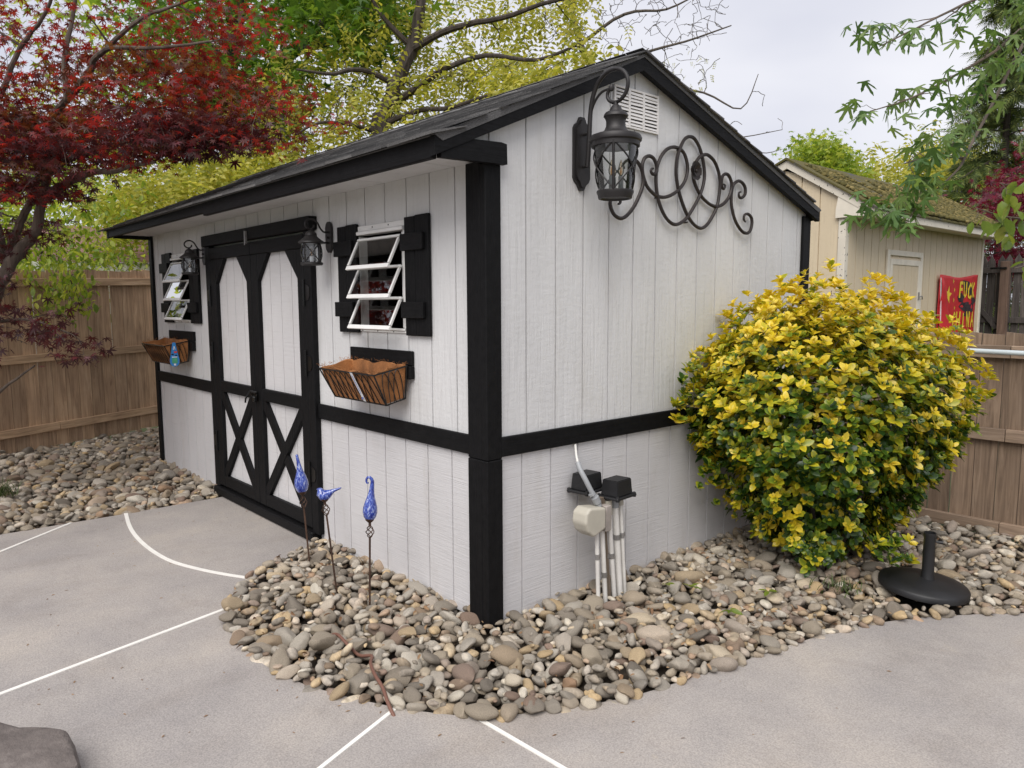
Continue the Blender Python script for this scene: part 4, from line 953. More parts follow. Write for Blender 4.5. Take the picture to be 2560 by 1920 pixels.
# ------------------------------------------------------------------ fences
MT['fenceL'] = wood_mat('brown_fence', [(.29, .19, .118), (.54, .375, .24), (.69, .52, .355)], 'z', .85, .5, 26)
MT['railL'] = wood_mat('brown_rail', [(.30, .195, .115), (.57, .40, .25), (.70, .53, .36)], 'x', .85, .5, 26)
MT['fenceR'] = wood_mat('grey_brown_fence', [(.16, .112, .078), (.30, .215, .15), (.42, .315, .23)], 'z', .85, .5, 26)
MT['railR'] = wood_mat('grey_brown_rail', [(.19, .137, .096), (.36, .265, .19), (.48, .375, .28)], 'x', .85, .5, 26)
MT['fenceD'] = wood_mat('dark_fence', [(.05, .043, .04), (.095, .082, .075), (.15, .13, .118)], 'z', .85, .5, 26)
def picket(wd, h, th, kind, mat, seed):
    r_ = random.Random(seed)
    if kind == 'flat': top = [(wd/2, h+r_.uniform(-.01, .01)), (-wd/2, h+r_.uniform(-.01, .01))]
    elif kind == 'dog': top = [(wd/2, h-.035), (wd/2-.035, h), (-wd/2+.035, h), (-wd/2, h-.035)]
    else: top = [(wd/2, h-.09), (0, h), (-wd/2, h-.09)]
    mb = MB(); mb.prism([(-wd/2, 0), (wd/2, 0)]+top, 'y', -th/2, th/2); return mb.mesh('picket', mat, False, (0, 0, 0))[0]
def fence(name, A, dirv, s0, s1, pw, h, kind, mats, rails, zf, label, gap=.006, rail_h=.09, posts=(), side=1):
    A = Vector((A[0], A[1], 0)); d_ = Vector((dirv[0], dirv[1], 0)).normalized(); nrm = Vector((d_.y, -d_.x, 0))*side; ang = math.atan2(d_.y, d_.x)
    t = empty(name, A+d_*(s0+s1)/2+Vector((0, 0, zf((s0+s1)/2))), label, 'fence'); vs = [picket(pw, h+dz, .017, kind, MT[mats[0]], i) for i, dz in enumerate((0, .015, -.012, .006))]; r_ = random.Random(len(name)+int(h*100)); s = s0
    while s < s1:
        p = A+d_*s; place('picket', r_.choice(vs), (p.x, p.y, zf(s)+r_.gauss(0, .006)), t, (0, r_.gauss(0, .004), ang+r_.gauss(0, .012))); s += pw+gap*r_.uniform(.3, 1.7)
    for z in rails:
        n_ = max(1, int((s1-s0)/2.4)); 
        for k in range(n_):
            a = s0+(s1-s0)*k/n_+.002; b_ = s0+(s1-s0)*(k+1)/n_-.002; p = A+d_*a+nrm*.029; q = A+d_*b_+nrm*.029; m_ = (p+q)/2; ln = (q-p).length
            me = MB().box(-ln/2, ln/2, -.019, .019, -rail_h/2, rail_h/2, .003).mesh('rail', MT[mats[1]], False, (0, 0, 0))[0]
            sl = math.atan2(zf(b_)-zf(a), ln); place('rail', me, (m_.x, m_.y, z+zf((a+b_)/2)), t, Euler((0, -sl, ang)))
    for s in posts:
        p = A+d_*s+nrm*(.10 if side == 1 else .10); MB().box(p.x-.045, p.x+.045, p.y-.045, p.y+.045, zf(s)-.1, zf(s)+h-.05, .004).build('post', MT[mats[1]], t)
    return t
fence('wooden_fence', (-6.47, -1.2), (-.333, .943), -2.2, 6.2, .136, 1.90, 'flat', ('fenceL', 'railL'), (.215, .975, 1.775), lambda s: .0+.028*s, 'tall brown plank fence behind the red maple', .006, .085, (), 1)
fence('wooden_fence', (-1.6, 3.56), (1, 0), 0, 5.6, .134, 1.325, 'flat', ('fenceR', 'railR'), (.005, .650, 1.215), lambda s: -.01, 'low grey-brown plank fence behind the yellow bush', .007, .085, (), 1)
ft = fence('wooden_fence', (-3.0, 11.2), (1, 0), 0, 7.5, .10, 2.25, 'point', ('fenceD', 'fenceD'), (.55, 1.25, 2.02), lambda s: 0, 'dark pointed picket fence beyond the tan shed', .016, .09, (), 1)
MT['gatepost'] = wood_mat('reddish_post', [(.09, .055, .04), (.17, .11, .08), (.22, .15, .11)], 'z')
MB().box(-.99, -.87, 11.04, 11.14, 0, 2.15, .004).build('gate_post', MT['gatepost'], ft)
MB().obox((-1.25, 11.13, 1.42), (-1.02, 11.13, 1.12), .06, .03, (0, -1, 0)).build('gate_brace', MT['fenceD'], ft)
MB().box(-1.12, -.9, 11.02, 11.04, 2.03, 2.06).build('gate_latch', MT['hinge'], ft)

# ------------------------------------------------------------------ the neighbour's tan shed
TAN = (.66, .55, .385)
MT['tan'] = siding_mat('tan_siding', TAN, 'z'); MT['cream'] = plain('cream_trim', (.74, .68, .57), .6, 0, .08, .2, 40)
def speckled():
    m, t, b = newmat('speckled_cream_trim'); v = coords(t, 'pos'); n1 = noise(t, v, 26, 2, .5); n2 = noise(t, v, 4, 3)
    c = mixc(t, (.74, .68, .57), (.06, .05, .045), ramp(t, n1, [(.66, (0, 0, 0)), (.70, (1, 1, 1))])); c = mixc(t, c, ramp(t, n2, [(.3, (.82, .82, .82)), (.7, (1, 1, 1))]), .8, 'MULTIPLY')
    t.links.new(c, b.inputs['Base Color']); b.inputs['Roughness'].default_value = .65; return m
MT['speck'] = speckled()
NX, NY0, NY1, NE, NRX, NRZ = -1.082, 6.0, 10.5, 2.46, -1.783, 3.12
ns = empty('tan_shed', (-2.3, 8.2, -.05), 'tan wooden shed with mossy roof behind the low fence', 'shed')
def nrake(x): return NRZ-(x-NRX)*.605 if x > NRX else NRZ-(NRX-x)*.42
MB().prism([(NX-.02, -.05), (NX-.02, 2.55), (NRX, 3.02), (-3.6, nrake(-3.6)-.05), (-3.6, -.05)], 'y', NY0+.015, NY1).build('wall', MT['tan'], ns)
k = 0; y = NY0+.075
while y < NY1-.05:
    b_ = min(y+.2, NY1); MB().box(NX-.019, NX-.006, y+.006, b_-.006, -.05, NE+.02).build('siding_board', MT['tan'], ns); y += .2
x = NX-.085
while x > -3.6:
    a = max(x-.222, -3.6); MB().prism([(a+.006, -.05), (x-.006, -.05), (x-.006, nrake(x)-.04), (a+.006, nrake(a)-.04)], 'y', NY0, NY0+.014).build('siding_board', MT['tan'], ns); x -= .222
MB().box(NX-.085, NX, NY0-.012, NY0+.074, -.05, NE+.0, .004).build('corner_board', MT['speck'], ns)
MB().box(NX-.07, NX+.006, NY1-.03, NY1+.045, -.05, NE, .004).build('corner_board', MT['cream'], ns)
MB().prism([(-1.19, 2.462), (-.80, 2.462), (-.80, 2.50), (-.93, 2.59), (-1.16, 2.74), (-1.19, 2.555)], 'y', NY0-.04, NY0-.013).build('eave_return', MT['cream'], ns)
MB().prism([(-.765, nrake(-.765)-.06), (-.765, nrake(-.765)+.03), (NRX, NRZ+.045), (NRX, NRZ-.045)], 'y', NY0-.045, NY0-.015).build('rake_board', MT['speck'], ns)
MB().prism([(NRX-.001, NRZ-.045), (NRX-.001, NRZ+.045), (-3.75, nrake(-3.75)+.045), (-3.75, nrake(-3.75)-.045)], 'y', NY0-.045, NY0-.015).build('rake_board', MT['speck'], ns)
MB().box(-.790, -.765, NY0-.04, NY1+.2, 2.435, 2.545, .004).build('fascia_board', MT['speck'], ns)
MB().box(-1.08, -.792, NY0-.012, NY1+.15, 2.462, 2.474).build('soffit', MT['cream'], ns)
def oldroof():
    m, t, b = newmat('mossy_shingle'); v = coords(t, 'pos'); n1 = noise(t, v, 3.2, 5, .6); f = noise(t, v, 120, 3, .7)
    c = ramp(t, f, [(.3, (.03, .03, .032)), (.7, (.11, .105, .10))]); c = mixc(t, c, (.10, .085, .022), ramp(t, n1, [(.36, (0, 0, 0)), (.44, (1, 1, 1))])); t.links.new(c, b.inputs['Base Color']); b.inputs['Roughness'].default_value = .95; bump(t, b, f, .8, .01); return m
MT['oldroof'] = oldroof()
mb = MB(); mb.prism([(-.74, nrake(-.74)+.032), (NRX, NRZ+.05), (-3.8, nrake(-3.8)+.05), (-3.8, nrake(-3.8)+.068), (NRX, NRZ+.075), (-.74, nrake(-.74)+.05)], 'y', NY0-.07, NY1+.22); nroof = mb.build('roof', MT['oldroof'], ns)
MT['moss'] = leaf_mat('moss', [(0, (.055, .050, .012)), (.5, (.105, .088, .022)), (.85, (.16, .125, .035)), (1, (.24, .19, .07))], .0, .95)
rg = np.random.default_rng(9); n_ = 5200; u = rg.uniform(0, 1, n_)**.8; yy = rg.uniform(NY0+.12, NY1+.2, n_)
nn = np.sin(yy*3.1+u*4)*.5+np.sin(yy*7.7-u*9+1)*.35+np.sin(yy*1.3+2)*.3; keep = (nn+u*1.2-.1 > -.1) & (u > .10); u, yy = u[keep], yy[keep]
xx = NRX+(-.75-NRX)*u; zz = NRZ+.075-(xx-NRX)*.605
bm = bmesh.new(); bmesh.ops.create_icosphere(bm, subdivisions=1, radius=1); bm.verts.index_update(); IV = np.array([q.co for q in bm.verts]); IF = np.array([[q.index for q in f.verts] for f in bm.faces]); bm.free()
sz = rg.uniform(.010, .032, len(u)); V = IV[None]*sz[:, None, None]*rg.uniform(.7, 1.3, (len(u), len(IV), 1))*np.array([1.2, 1.2, .8]); V += np.stack([xx, yy, zz-.004], 1)[:, None]; F_ = IF[None]+(np.arange(len(u))*len(IV))[:, None, None]
tag(place('moss', np_mesh('moss', V.reshape(-1, 3)-np.array([-1.2, 8, 2.8]), F_.reshape(-1, 3), MT['moss']), (-1.2, 8, 2.8), nroof), kind='stuff')
# its door
nd = MB().box(NX-.004, NX+.004, 7.16, 8.10, .05, 2.08).build('door', MT['tan'], ns)
y = 7.24
while y < 8.0: b_ = min(y+.2, 8.03); MB().box(NX+.004, NX+.010, y+.004, b_-.004, .1, 2.0).build('door_board', MT['tan'], nd); y += .2
for a, b_, c_, d_ in ((7.165, 7.235, .06, 2.06), (8.035, 8.098, .06, 2.06)): MB().box(NX+.004, NX+.022, a, b_, c_, d_, .003).build('door_trim', MT['cream'], nd)
MB().box(NX+.004, NX+.021, 7.236, 8.034, 1.99, 2.06, .003).build('door_trim', MT['cream'], nd)
for a, b_, c_, d_ in ((7.08, 7.155, .05, 2.165), (8.105, 8.17, .05, 2.165), (7.156, 8.104, 2.10, 2.165)): MB().box(NX-.005, NX+.02, a, b_, c_, d_, .003).build('door_frame', MT['cream'], ns)
mb = MB(); mb.box(NX+.022, NX+.034, 8.05, 8.075, 1.56, 1.66); mb.tube([(NX+.03, 8.06, 1.60), (NX+.05, 8.12, 1.61), (NX+.04, 8.15, 1.57)], .007, 6); mb.build('hasp', MT['galv'], nd)
# red banner hung on it
MT['red'] = plain('red_cloth', (.52, .018, .022), .6, 0, .12); MT['yel'] = plain('yellow_paint', (.78, .58, .04), .5, 0, .08); MT['smear'] = plain('black_smear', (.035, .022, .028), .55, 0, .5)
bn = empty('red_banner', (NX+.03, 9.45, 1.0), 'red cloth banner with yellow stars and painted lettering on the tan shed', 'banner')
BY0, BY1, BZ0, BZ1 = 8.74, 10.24, .98, 1.88
def bx_(y, z): return NX+.030+.012*math.sin((y-BY0)*7)*(.3+.7*(BZ1-z))+.006*math.sin(y*17+z*5)
ny, nz_ = 40, 24; v = []
for j in range(nz_+1):
    for i in range(ny+1):
        y = BY0+(BY1-BY0)*i/ny; z = BZ0+(BZ1-BZ0)*j/nz_+.02*math.cos((y-BY0)/(BY1-BY0)*2*math.pi)*(j/nz_)+.02*(y-BY0); v.append((bx_(y, z), y, z))
f = [(j*(ny+1)+i, j*(ny+1)+i+1, (j+1)*(ny+1)+i+1, (j+1)*(ny+1)+i) for j in range(nz_) for i in range(ny)]
ob = MB().add(v, f).build('cloth', MT['red'], bn, True); sm = ob.modifiers.new('solid', 'SOLIDIFY'); sm.thickness = .002; sm.offset = -1
def flat(name, polys, mat, off=.004):
    mb = MB()
    for p in polys:
        n_ = len(p); cyy = sum(q[0] for q in p)/n_; czz = sum(q[1] for q in p)/n_
        v = [(bx_(cyy, czz)+off, cyy, czz)]+[(bx_(a, b_)+off, a, b_) for a, b_ in p]; mb.add(v, [(0, i+1, (i+1) % n_+1) for i in range(n_)])
    return mb.build(name, mat, bn)
def star(cy_, cz_, R, rot=0): return [(cy_+(R if i % 2 == 0 else R*.4)*math.sin(rot+math.pi*i/5), cz_+(R if i % 2 == 0 else R*.4)*math.cos(rot+math.pi*i/5)) for i in range(10)]
r_ = random.Random(8); sp = []
for cy_, cz_, R, st_ in ((9.75, 1.78, .16, .5), (9.95, 1.70, .14, .6), (9.72, 1.47, .17, .5), (9.95, 1.45, .16, .55), (9.6, 1.60, .09, .8), (10.1, 1.55, .1, .8), (9.85, 1.36, .12, .4)): sp.append([(cy_+R*r_.uniform(.6, 1.3)*math.cos(a*.524)*1.2, cz_+R*st_*r_.uniform(.5, 1.3)*math.sin(a*.524)) for a in range(12)])
flat('smear', sp, MT['smear'], .006)
flat('star', [star(9.08, 1.63, .13, .15)], MT['yel'], .005)
for q in ((9.27, 1.82, .045), (9.34, 1.70, .042), (9.31, 1.56, .042), (9.37, 1.45, .038)): flat('star', [star(*q, .3)], MT['yel'], .005)
GL = {'F': [[(0, 0), (0, 1), (.8, 1)], [(0, .55), (.6, .55)]], 'U': [[(0, 1), (0, .15), (.35, 0), (.7, .15), (.7, 1)]], 'C': [[(.8, .85), (.4, 1), (0, .6), (.1, .1), (.5, 0), (.8, .15)]], 'K': [[(0, 0), (0, 1)], [(.75, 1), (.05, .5), (.8, 0)]],
      'H': [[(0, 0), (0, 1)], [(.7, 0), (.7, 1)], [(0, .5), (.7, .5)]], 'I': [[(.2, 0), (.2, 1)]], 'N': [[(0, 0), (0, 1), (.7, 0), (.7, 1)]], 'A': [[(0, 0), (.4, 1), (.8, 0)], [(.15, .4), (.65, .4)]]}
def word(s, y0, z0, cw, ch, sw, name):
    polys = []
    for i, ch_ in enumerate(s):
        oy = y0+i*cw; oz = z0+.012*math.sin(i*2.3)
        for st_ in GL[ch_]:
            for p, q in zip(st_[:-1], st_[1:]):
                a = Vector((oy+p[0]*cw*.8, oz+p[1]*ch)); b_ = Vector((oy+q[0]*cw*.8, oz+q[1]*ch)); d_ = (b_-a).normalized(); n2 = Vector((-d_.y, d_.x))*sw*r_.uniform(.8, 1.2); a -= d_*sw*.5; b_ += d_*sw*.5
                polys.append([(a+n2)[:], (b_+n2)[:], (b_-n2)[:], (a-n2)[:]])
    flat(name, polys, MT['yel'], .009)
word('FUCK', 9.52, 1.60, .165, .20, .018, 'lettering'); word('CHINA', 9.30, 1.17, .178, .21, .018, 'lettering')
# loose corner folded across the lower left
mb = MB(); v = []
for j in range(9):
    for i in range(7):
        u, w_ = i/6, j/8; y = BY0+.02+(.06+.58*w_)*u; z = 1.86-.88*w_+.0*u; v.append((NX+.05+.05*math.sin(u*math.pi)*w_+.015*math.sin(w_*9), y, z))
ob = mb.add(v, [(j*7+i, j*7+i+1, (j+1)*7+i+1, (j+1)*7+i) for j in range(8) for i in range(6)]).build('folded_corner', MT['red'], bn, True); sm = ob.modifiers.new('solid', 'SOLIDIFY'); sm.thickness = .002
MB().tube([(NX+.04, BY0+.02, 1.86), (NX+.05, BY0+.05, 1.4), (NX+.045, BY0+.09, 1.0)], .008, 6).build('hem', MT['paper'], bn)
# small outbuilding beyond the left fence
ob_ = empty('outbuilding', (-11.2, 1.6, 0), 'small white corrugated outbuilding glimpsed beyond the brown fence', 'building')
v = []; f = []; n_ = 60
for i in range(n_+1):
    s = i/n_; x = -11.6+1.6*s*.55; y = -.4+3.0*s; o_ = .02*math.sin(i*2.1); v += [(x+o_, y-o_*.5, 0), (x+o_, y-o_*.5, 2.25)]
f = [(2*i, 2*i+2, 2*i+3, 2*i+1) for i in range(n_)]; MB().add(v, f).build('wall', MT['white'], ob_)
MT['redroof'] = plain('faded_red_roof', (.22, .12, .11), .8); MB().add([(-11.75, -.7, 2.25), (-10.5, 2.9, 2.25), (-12.3, 3.5, 3.0), (-13.5, 0, 3.0)], [(0, 1, 2, 3)]).build('roof', MT['redroof'], ob_)
# ------------------------------------------------------------------ vegetation
def leaf_palm(lobes=7, spread=2.5, inner=.34, asp=1.0, cup=.18, teeth=False):
    """palmate leaf, stalk at origin, blade along +y, as a fan of triangles"""
    pts = []
    for i in range(lobes):
        u = (i/(lobes-1)-.5)*2; a = u*spread; ln = (1-.48*abs(u)**1.5)
        if i > 0: am = a-spread/(lobes-1); lm = inner*(1-.3*abs(u)); pts.append((math.sin(am)*lm, math.cos(am)*lm))
        if teeth:
            w_ = .13; pts.append((math.sin(a-w_)*ln*.66, math.cos(a-w_)*ln*.66)); pts.append((math.sin(a-w_*1.15)*ln*.76, math.cos(a-w_*1.15)*ln*.76))
            pts.append((math.sin(a)*ln, math.cos(a)*ln)); pts.append((math.sin(a+w_*1.15)*ln*.76, math.cos(a+w_*1.15)*ln*.76)); pts.append((math.sin(a+w_)*ln*.66, math.cos(a+w_)*ln*.66))
        else:
            w_ = .16; pts.append((math.sin(a-w_)*ln*.62, math.cos(a-w_)*ln*.62)); pts.append((math.sin(a)*ln, math.cos(a)*ln)); pts.append((math.sin(a+w_)*ln*.62, math.cos(a+w_)*ln*.62))
    V = [(0, 0, 0)]+[(x, y, -cup*(x*x+.6*max(y, 0)**2)) for x, y in pts]; n_ = len(pts)
    return np.array(V), np.array([(0, i+1, i+2) for i in range(n_-1)][::1])
def leaf_oval(wd=.45, fold=.12, curl=.15):
    ys = [0, .22, .5, .78, 1.0]; ws = [.03, .75, 1.0, .72, .0]; V = []
    for y, w_ in zip(ys, ws): V += [(-wd*w_*.5, y, fold*w_*.5-curl*y*y), (0, y, -curl*y*y), (wd*w_*.5, y, fold*w_*.5-curl*y*y)]
    F = []
    for i in range(4):
        for j in range(2): a = i*3+j; F += [(a, a+1, a+4), (a, a+4, a+3)]
    return np.array(V), np.array(F)
def leaf_compound(n_=7, droop=.35):
    """feathery leaf: pairs of leaflets along a drooping stalk"""
    V = []; F = []
    for i in range(n_):
        y = .15+.85*i/(n_-1); z = -droop*y*y
        for sg in (-1, 1):
            k = len(V); l = .44*(1-.25*y); V += [(0, y, z), (sg*l*.5, y-.085, z-.03), (sg*l, y+.08, z-.14), (sg*l*.45, y+.115, z-.03)]; F += [(k, k+1, k+2), (k, k+2, k+3)]
    return np.array(V), np.array(F)
def leaf_spray(n_=9):
    """needle spray of a conifer"""
    V = []; F = []
    for i in range(n_):
        y = i/n_; l = .34*(1-.55*y)
        for sg in (-1, 1): k = len(V); V += [(0, y-.03, -.1*y), (0, y+.04, -.1*y), (sg*l, y+.20, -.1*y-.09)]; F.append((k, k+1, k+2))
    k = len(V); V += [(-.04, .8, -.08), (.04, .8, -.08), (0, 1.15, -.12)]; F.append((k, k+1, k+2)); return np.array(V), np.array(F)
def inst_leaves(tmpl, pos, heading, pitch, roll, size):
    """copies of a template: heading about z, pitch = droop of the blade, roll about its axis"""
    V, F = tmpl; n_ = len(pos)
    ch, sh = np.cos(heading), np.sin(heading); cp, sp = np.cos(pitch), np.sin(pitch); cr_, sr = np.cos(roll), np.sin(roll)
    x, y, z = V[:, 0][None], V[:, 1][None], V[:, 2][None]; o = lambda a: a[:, None]
    x1, z1 = x*o(cr_)+z*o(sr), -x*o(sr)+z*o(cr_)
    y2, z2 = y*o(cp)+z1*o(sp), -y*o(sp)+z1*o(cp)
    x3, y3 = x1*o(ch)-y2*o(sh), x1*o(sh)+y2*o(ch)
    P = np.stack([x3, y3, z2], 2)*size[:, None, None]+pos[:, None]
    return P.reshape(-1, 3), (F[None]+(np.arange(n_)*len(V))[:, None, None]).reshape(-1, 3)
class Tree:
    def __init__(s, seed): s.n = np.zeros((0, 3)); s.r = np.zeros(0); s.mb = MB(); s.rg = np.random.default_rng(seed); s.tips = []
    def limb(s, pts, r0, r1, sides=8, n_=4):
        ps = np.array(smooth([tuple(p) for p in pts], n_)); r = np.linspace(r0, r1, len(ps)); ps[1:-1] += s.rg.normal(0, .12, (len(ps)-2, 3))*r[1:-1, None]
        s.mb.tube([tuple(p) for p in ps], list(r), sides, False); s.n = np.vstack([s.n, ps]); s.r = np.concatenate([s.r, r]); return s
    def twigs(s, pts, wob=.12, sides=4, rmax=.03, rtip=.003, up=.1, seg=5):
        pts = np.asarray(pts); d0 = np.array([np.min(np.linalg.norm(s.n-p, axis=1)) for p in pts]); 
        for p in pts[np.argsort(d0)]:
            dv = p-s.n; L_ = np.linalg.norm(dv, axis=1); pen = np.where(dv[:, 2] < -.1, 1.25, 1.0); i = int(np.argmin(L_*pen)); a = s.n[i]; l = L_[i]
            ts = np.linspace(0, 1, seg+1)[:, None]; mid = (a+p)/2+np.array([0, 0, up*l])+s.rg.normal(0, wob*l, 3)
            q = (1-ts)**2*a+2*ts*(1-ts)*mid+ts**2*p; q[1:-1] += s.rg.normal(0, wob*.12*l, (seg-1, 3)); r0 = min(s.r[i]*.7, rmax, .006+.016*l); r = np.linspace(r0, rtip, seg+1)
            s.mb.tube([tuple(x) for x in q], list(r), sides, False); s.n = np.vstack([s.n, q[1:]]); s.r = np.concatenate([s.r, r[1:]]); s.tips.append(q)
        return s
def poly_points(poly, n_, d0, d1, rg, f=None):
    P = np.array(poly, float); lo, hi = P.min(0), P.max(0); out = []
    while len(out) < n_:
        q = rg.uniform(lo, hi, (n_*2, 2)); ok = inpoly(q[:, 0], q[:, 1], poly); out += q[ok].tolist()
    q = np.array(out[:n_]); d = rg.uniform(d0, d1, n_); return np.array([dsp(x, y, t) for (x, y), t in zip(q, d)])
def spread(centres, n_, sx, sz, rg): 
    p = np.repeat(centres, n_, 0); o = rg.normal(0, 1, p.shape)*np.array([sx, sx, sz]); return p+np.clip(o, -2.2*max(sx, sz), 2.2*max(sx, sz))
def crown_of(name, tmpl, pos, mat, parent, size, rg, pitch=(.35, .35), roll=.4, sv=.22, attrs=None, heading=None):
    n_ = len(pos); hd = rg.uniform(0, 2*math.pi, n_) if heading is None else heading
    V, F = inst_leaves(tmpl, pos, hd, rg.normal(pitch[0], pitch[1], n_), rg.normal(0, roll, n_), size*np.clip(rg.normal(1, sv, n_), .5, 1.6))
    c = V.mean(0); return place(name, np_mesh(name, V-c, F, mat), c, parent)
def bark(name, cols): return wood_mat(name, cols, 'z', .9, .8, 16, False, True)
MT['barkM'] = bark('maple_bark', [(.075, .058, .048), (.15, .118, .096), (.24, .195, .16)])
MT['barkD'] = bark('dark_bark', [(.025, .020, .016), (.06, .047, .038), (.11, .088, .07)])
MT['barkG'] = bark('grey_bark', [(.06, .05, .042), (.12, .10, .082), (.19, .165, .14)])
K2 = .4098/KD   # first zoom scale to display pixels
# ---- red Japanese maple
mt = empty('red_maple_tree', (-5.09, -1.60, -.05), 'red-leaved Japanese maple reaching over the left stone bed', 'tree')
T = Tree(21); Z_ = lambda x, y, d: dsp(x*K2, y*K2, d)
bp_ = np.array([-5.09, -1.60, -.08])
T.limb([bp_, bp_+[.02, .0, .5], Z_(-60, 1900, 6.45), Z_(40, 1650, 6.4), Z_(130, 1520, 6.4), Z_(220, 1400, 6.4), Z_(240, 1300, 6.4), Z_(265, 1180, 6.4), Z_(300, 1000, 6.4), Z_(312, 920, 6.4)], .066, .026, 10)
T.limb([Z_(20, 1690, 6.45), Z_(60, 1550, 6.6), Z_(110, 1380, 6.6), Z_(170, 1270, 6.6), Z_(210, 1150, 6.6), Z_(260, 980, 6.6), Z_(300, 760, 6.6)], .044, .020, 8)
T.limb([Z_(262, 1220, 6.4), Z_(350, 1150, 6.2), Z_(480, 1085, 6.0), Z_(560, 1050, 5.9), Z_(700, 1045, 5.8), Z_(790, 1015, 5.7), Z_(950, 990, 5.6)], .040, .010)
T.limb([Z_(-40, 1240, 6.6), Z_(0, 1210, 6.5), Z_(150, 1130, 6.3), Z_(300, 1060, 6.1), Z_(400, 985, 6.0), Z_(520, 930, 5.9), Z_(700, 880, 5.8), Z_(900, 840, 5.7), Z_(1100, 870, 5.6), Z_(1270, 830, 5.5)], .038, .010)
T.limb([Z_(40, 1600, 6.6), Z_(-30, 1400, 6.6), Z_(-40, 1240, 6.6), Z_(-60, 900, 6.6), Z_(-120, 400, 6.7)], .05, .03)
T.limb([Z_(312, 920, 6.4), Z_(330, 700, 6.3), Z_(400, 610, 6.2), Z_(395, 430, 6.2), Z_(410, 250, 6.2), Z_(440, 120, 6.2), Z_(480, -150, 6.2)], .034, .014)
T.limb([Z_(380, 640, 6.3), Z_(540, 450, 6.0), Z_(570, 370, 5.9), Z_(650, 300, 5.8), Z_(800, 290, 5.7), Z_(1000, 290, 5.6), Z_(1300, 250, 5.5)], .030, .008)
T.limb([Z_(-60, 700, 6.5), Z_(20, 540, 6.3), Z_(130, 280, 6.2), Z_(260, 110, 6.1), Z_(330, -60, 6.0)], .028, .012)
T.limb([Z_(600, 340, 5.9), Z_(850, 120, 5.8), Z_(1020, 50, 5.8), Z_(1250, -40, 5.7)], .020, .008)
T.limb([Z_(0, 1700, 6.4), dsp(-40, 860, 6.2), dsp(20, 828, 6.0), dsp(75, 790, 5.9)], .022, .006)
T.limb([Z_(0, 1700, 6.4), dsp(-30, 690, 6.2), dsp(60, 690, 6.0), dsp(150, 720, 5.9)], .022, .006)
mainp = [(-60, -60), (540, -60), (570, 20), (600, 70), (640, 130), (600, 180), (690, 245), (682, 290), (600, 305), (560, 335), (470, 330), (400, 345), (330, 350), (300, 360), (200, 370), (170, 400), (120, 420), (60, 430), (-60, 450)]
rg = T.rg; c1 = poly_points(mainp, 108, 5.3, 7.3, rg); c1b = np.vstack([poly_points([(-40, 230), (140, 240), (170, 330), (120, 420), (-40, 440)], 22, 5.3, 6.2, rg), poly_points([(280, 250), (560, 260), (560, 330), (400, 345), (280, 340)], 22, 5.2, 6.4, rg)]); c1m = poly_points([(-40, 130), (420, 120), (600, 230), (560, 310), (300, 350), (-40, 380)], 62, 5.6, 7.4, rg)
c2 = poly_points([(-500, -300), (500, -300), (500, -40), (-80, -40), (-130, 430), (-400, 430)], 60, 5.6, 7.6, rg)
c3 = poly_points([(-60, 600), (60, 600), (110, 660), (170, 705), (195, 770), (130, 775), (70, 720), (-40, 790)], 15, 5.6, 6.3, rg)
c4 = poly_points([(-20, 470), (70, 480), (90, 540), (-20, 560)], 4, 6.4, 7.0, rg)
c_shade = np.array([-4.35, -2.75, 2.95])+rg.uniform(-1, 1, (70, 3))*np.array([1.25, .95, .65])  # unseen pads out of view, added to shade the left bed
T.twigs(np.vstack([c1, c1b, c1m, c2, c3, c4, c_shade]), .10, 4, .02, .0025, .06)
me, c = T.mb.mesh('trunk', MT['barkM'], True); place('trunk', me, c, mt)
MT['mapleleaf'] = leaf_mat('red_maple_leaf', [(0, (.055, .015, .015)), (.3, (.105, .019, .018)), (.6, (.19, .022, .022)), (.85, (.28, .027, .025)), (1, (.17, .055, .024))], .45, .42, None, (2.6, 1.4, .9))
MT['maplebrown'] = leaf_mat('bronze_maple_leaf', [(0, (.05, .018, .012)), (.35, (.09, .032, .017)), (.7, (.13, .045, .018)), (1, (.15, .085, .028))], .45, .45, None, (2.4, 1.7, .9))
MT['mapledark'] = leaf_mat('purple_maple_leaf', [(0, (.040, .014, .017)), (.5, (.075, .020, .024)), (.8, (.13, .02, .028)), (1, (.07, .03, .02))], .30, .40, None, (2.0, 1.3, .9))
tm = leaf_palm(7, 2.2, .30, 1, .22)
crown_of('crown', tm, spread(np.vstack([c1, c2]), 52, .19, .030, rg), MT['mapleleaf'], mt, .047, rg, (.50, .35), .40)
crown_of('crown', tm, spread(c_shade, 60, .2, .04, rg), MT['mapleleaf'], mt, .06, rg, (.50, .35), .40)  # leaves of the added out-of-view pads that cast shade
crown_of('crown', tm, spread(c1m, 62, .19, .030, rg), MT['maplebrown'], mt, .048, rg, (.50, .35), .40)
crown_of('crown', tm, spread(np.vstack([c1b, c4]), 74, .18, .030, rg), MT['mapledark'], mt, .052, rg, (.55, .35), .40)
crown_of('crown', tm, spread(c3, 26, .12, .05, rg), MT['mapledark'], mt, .054, rg, (.6, .35), .4)

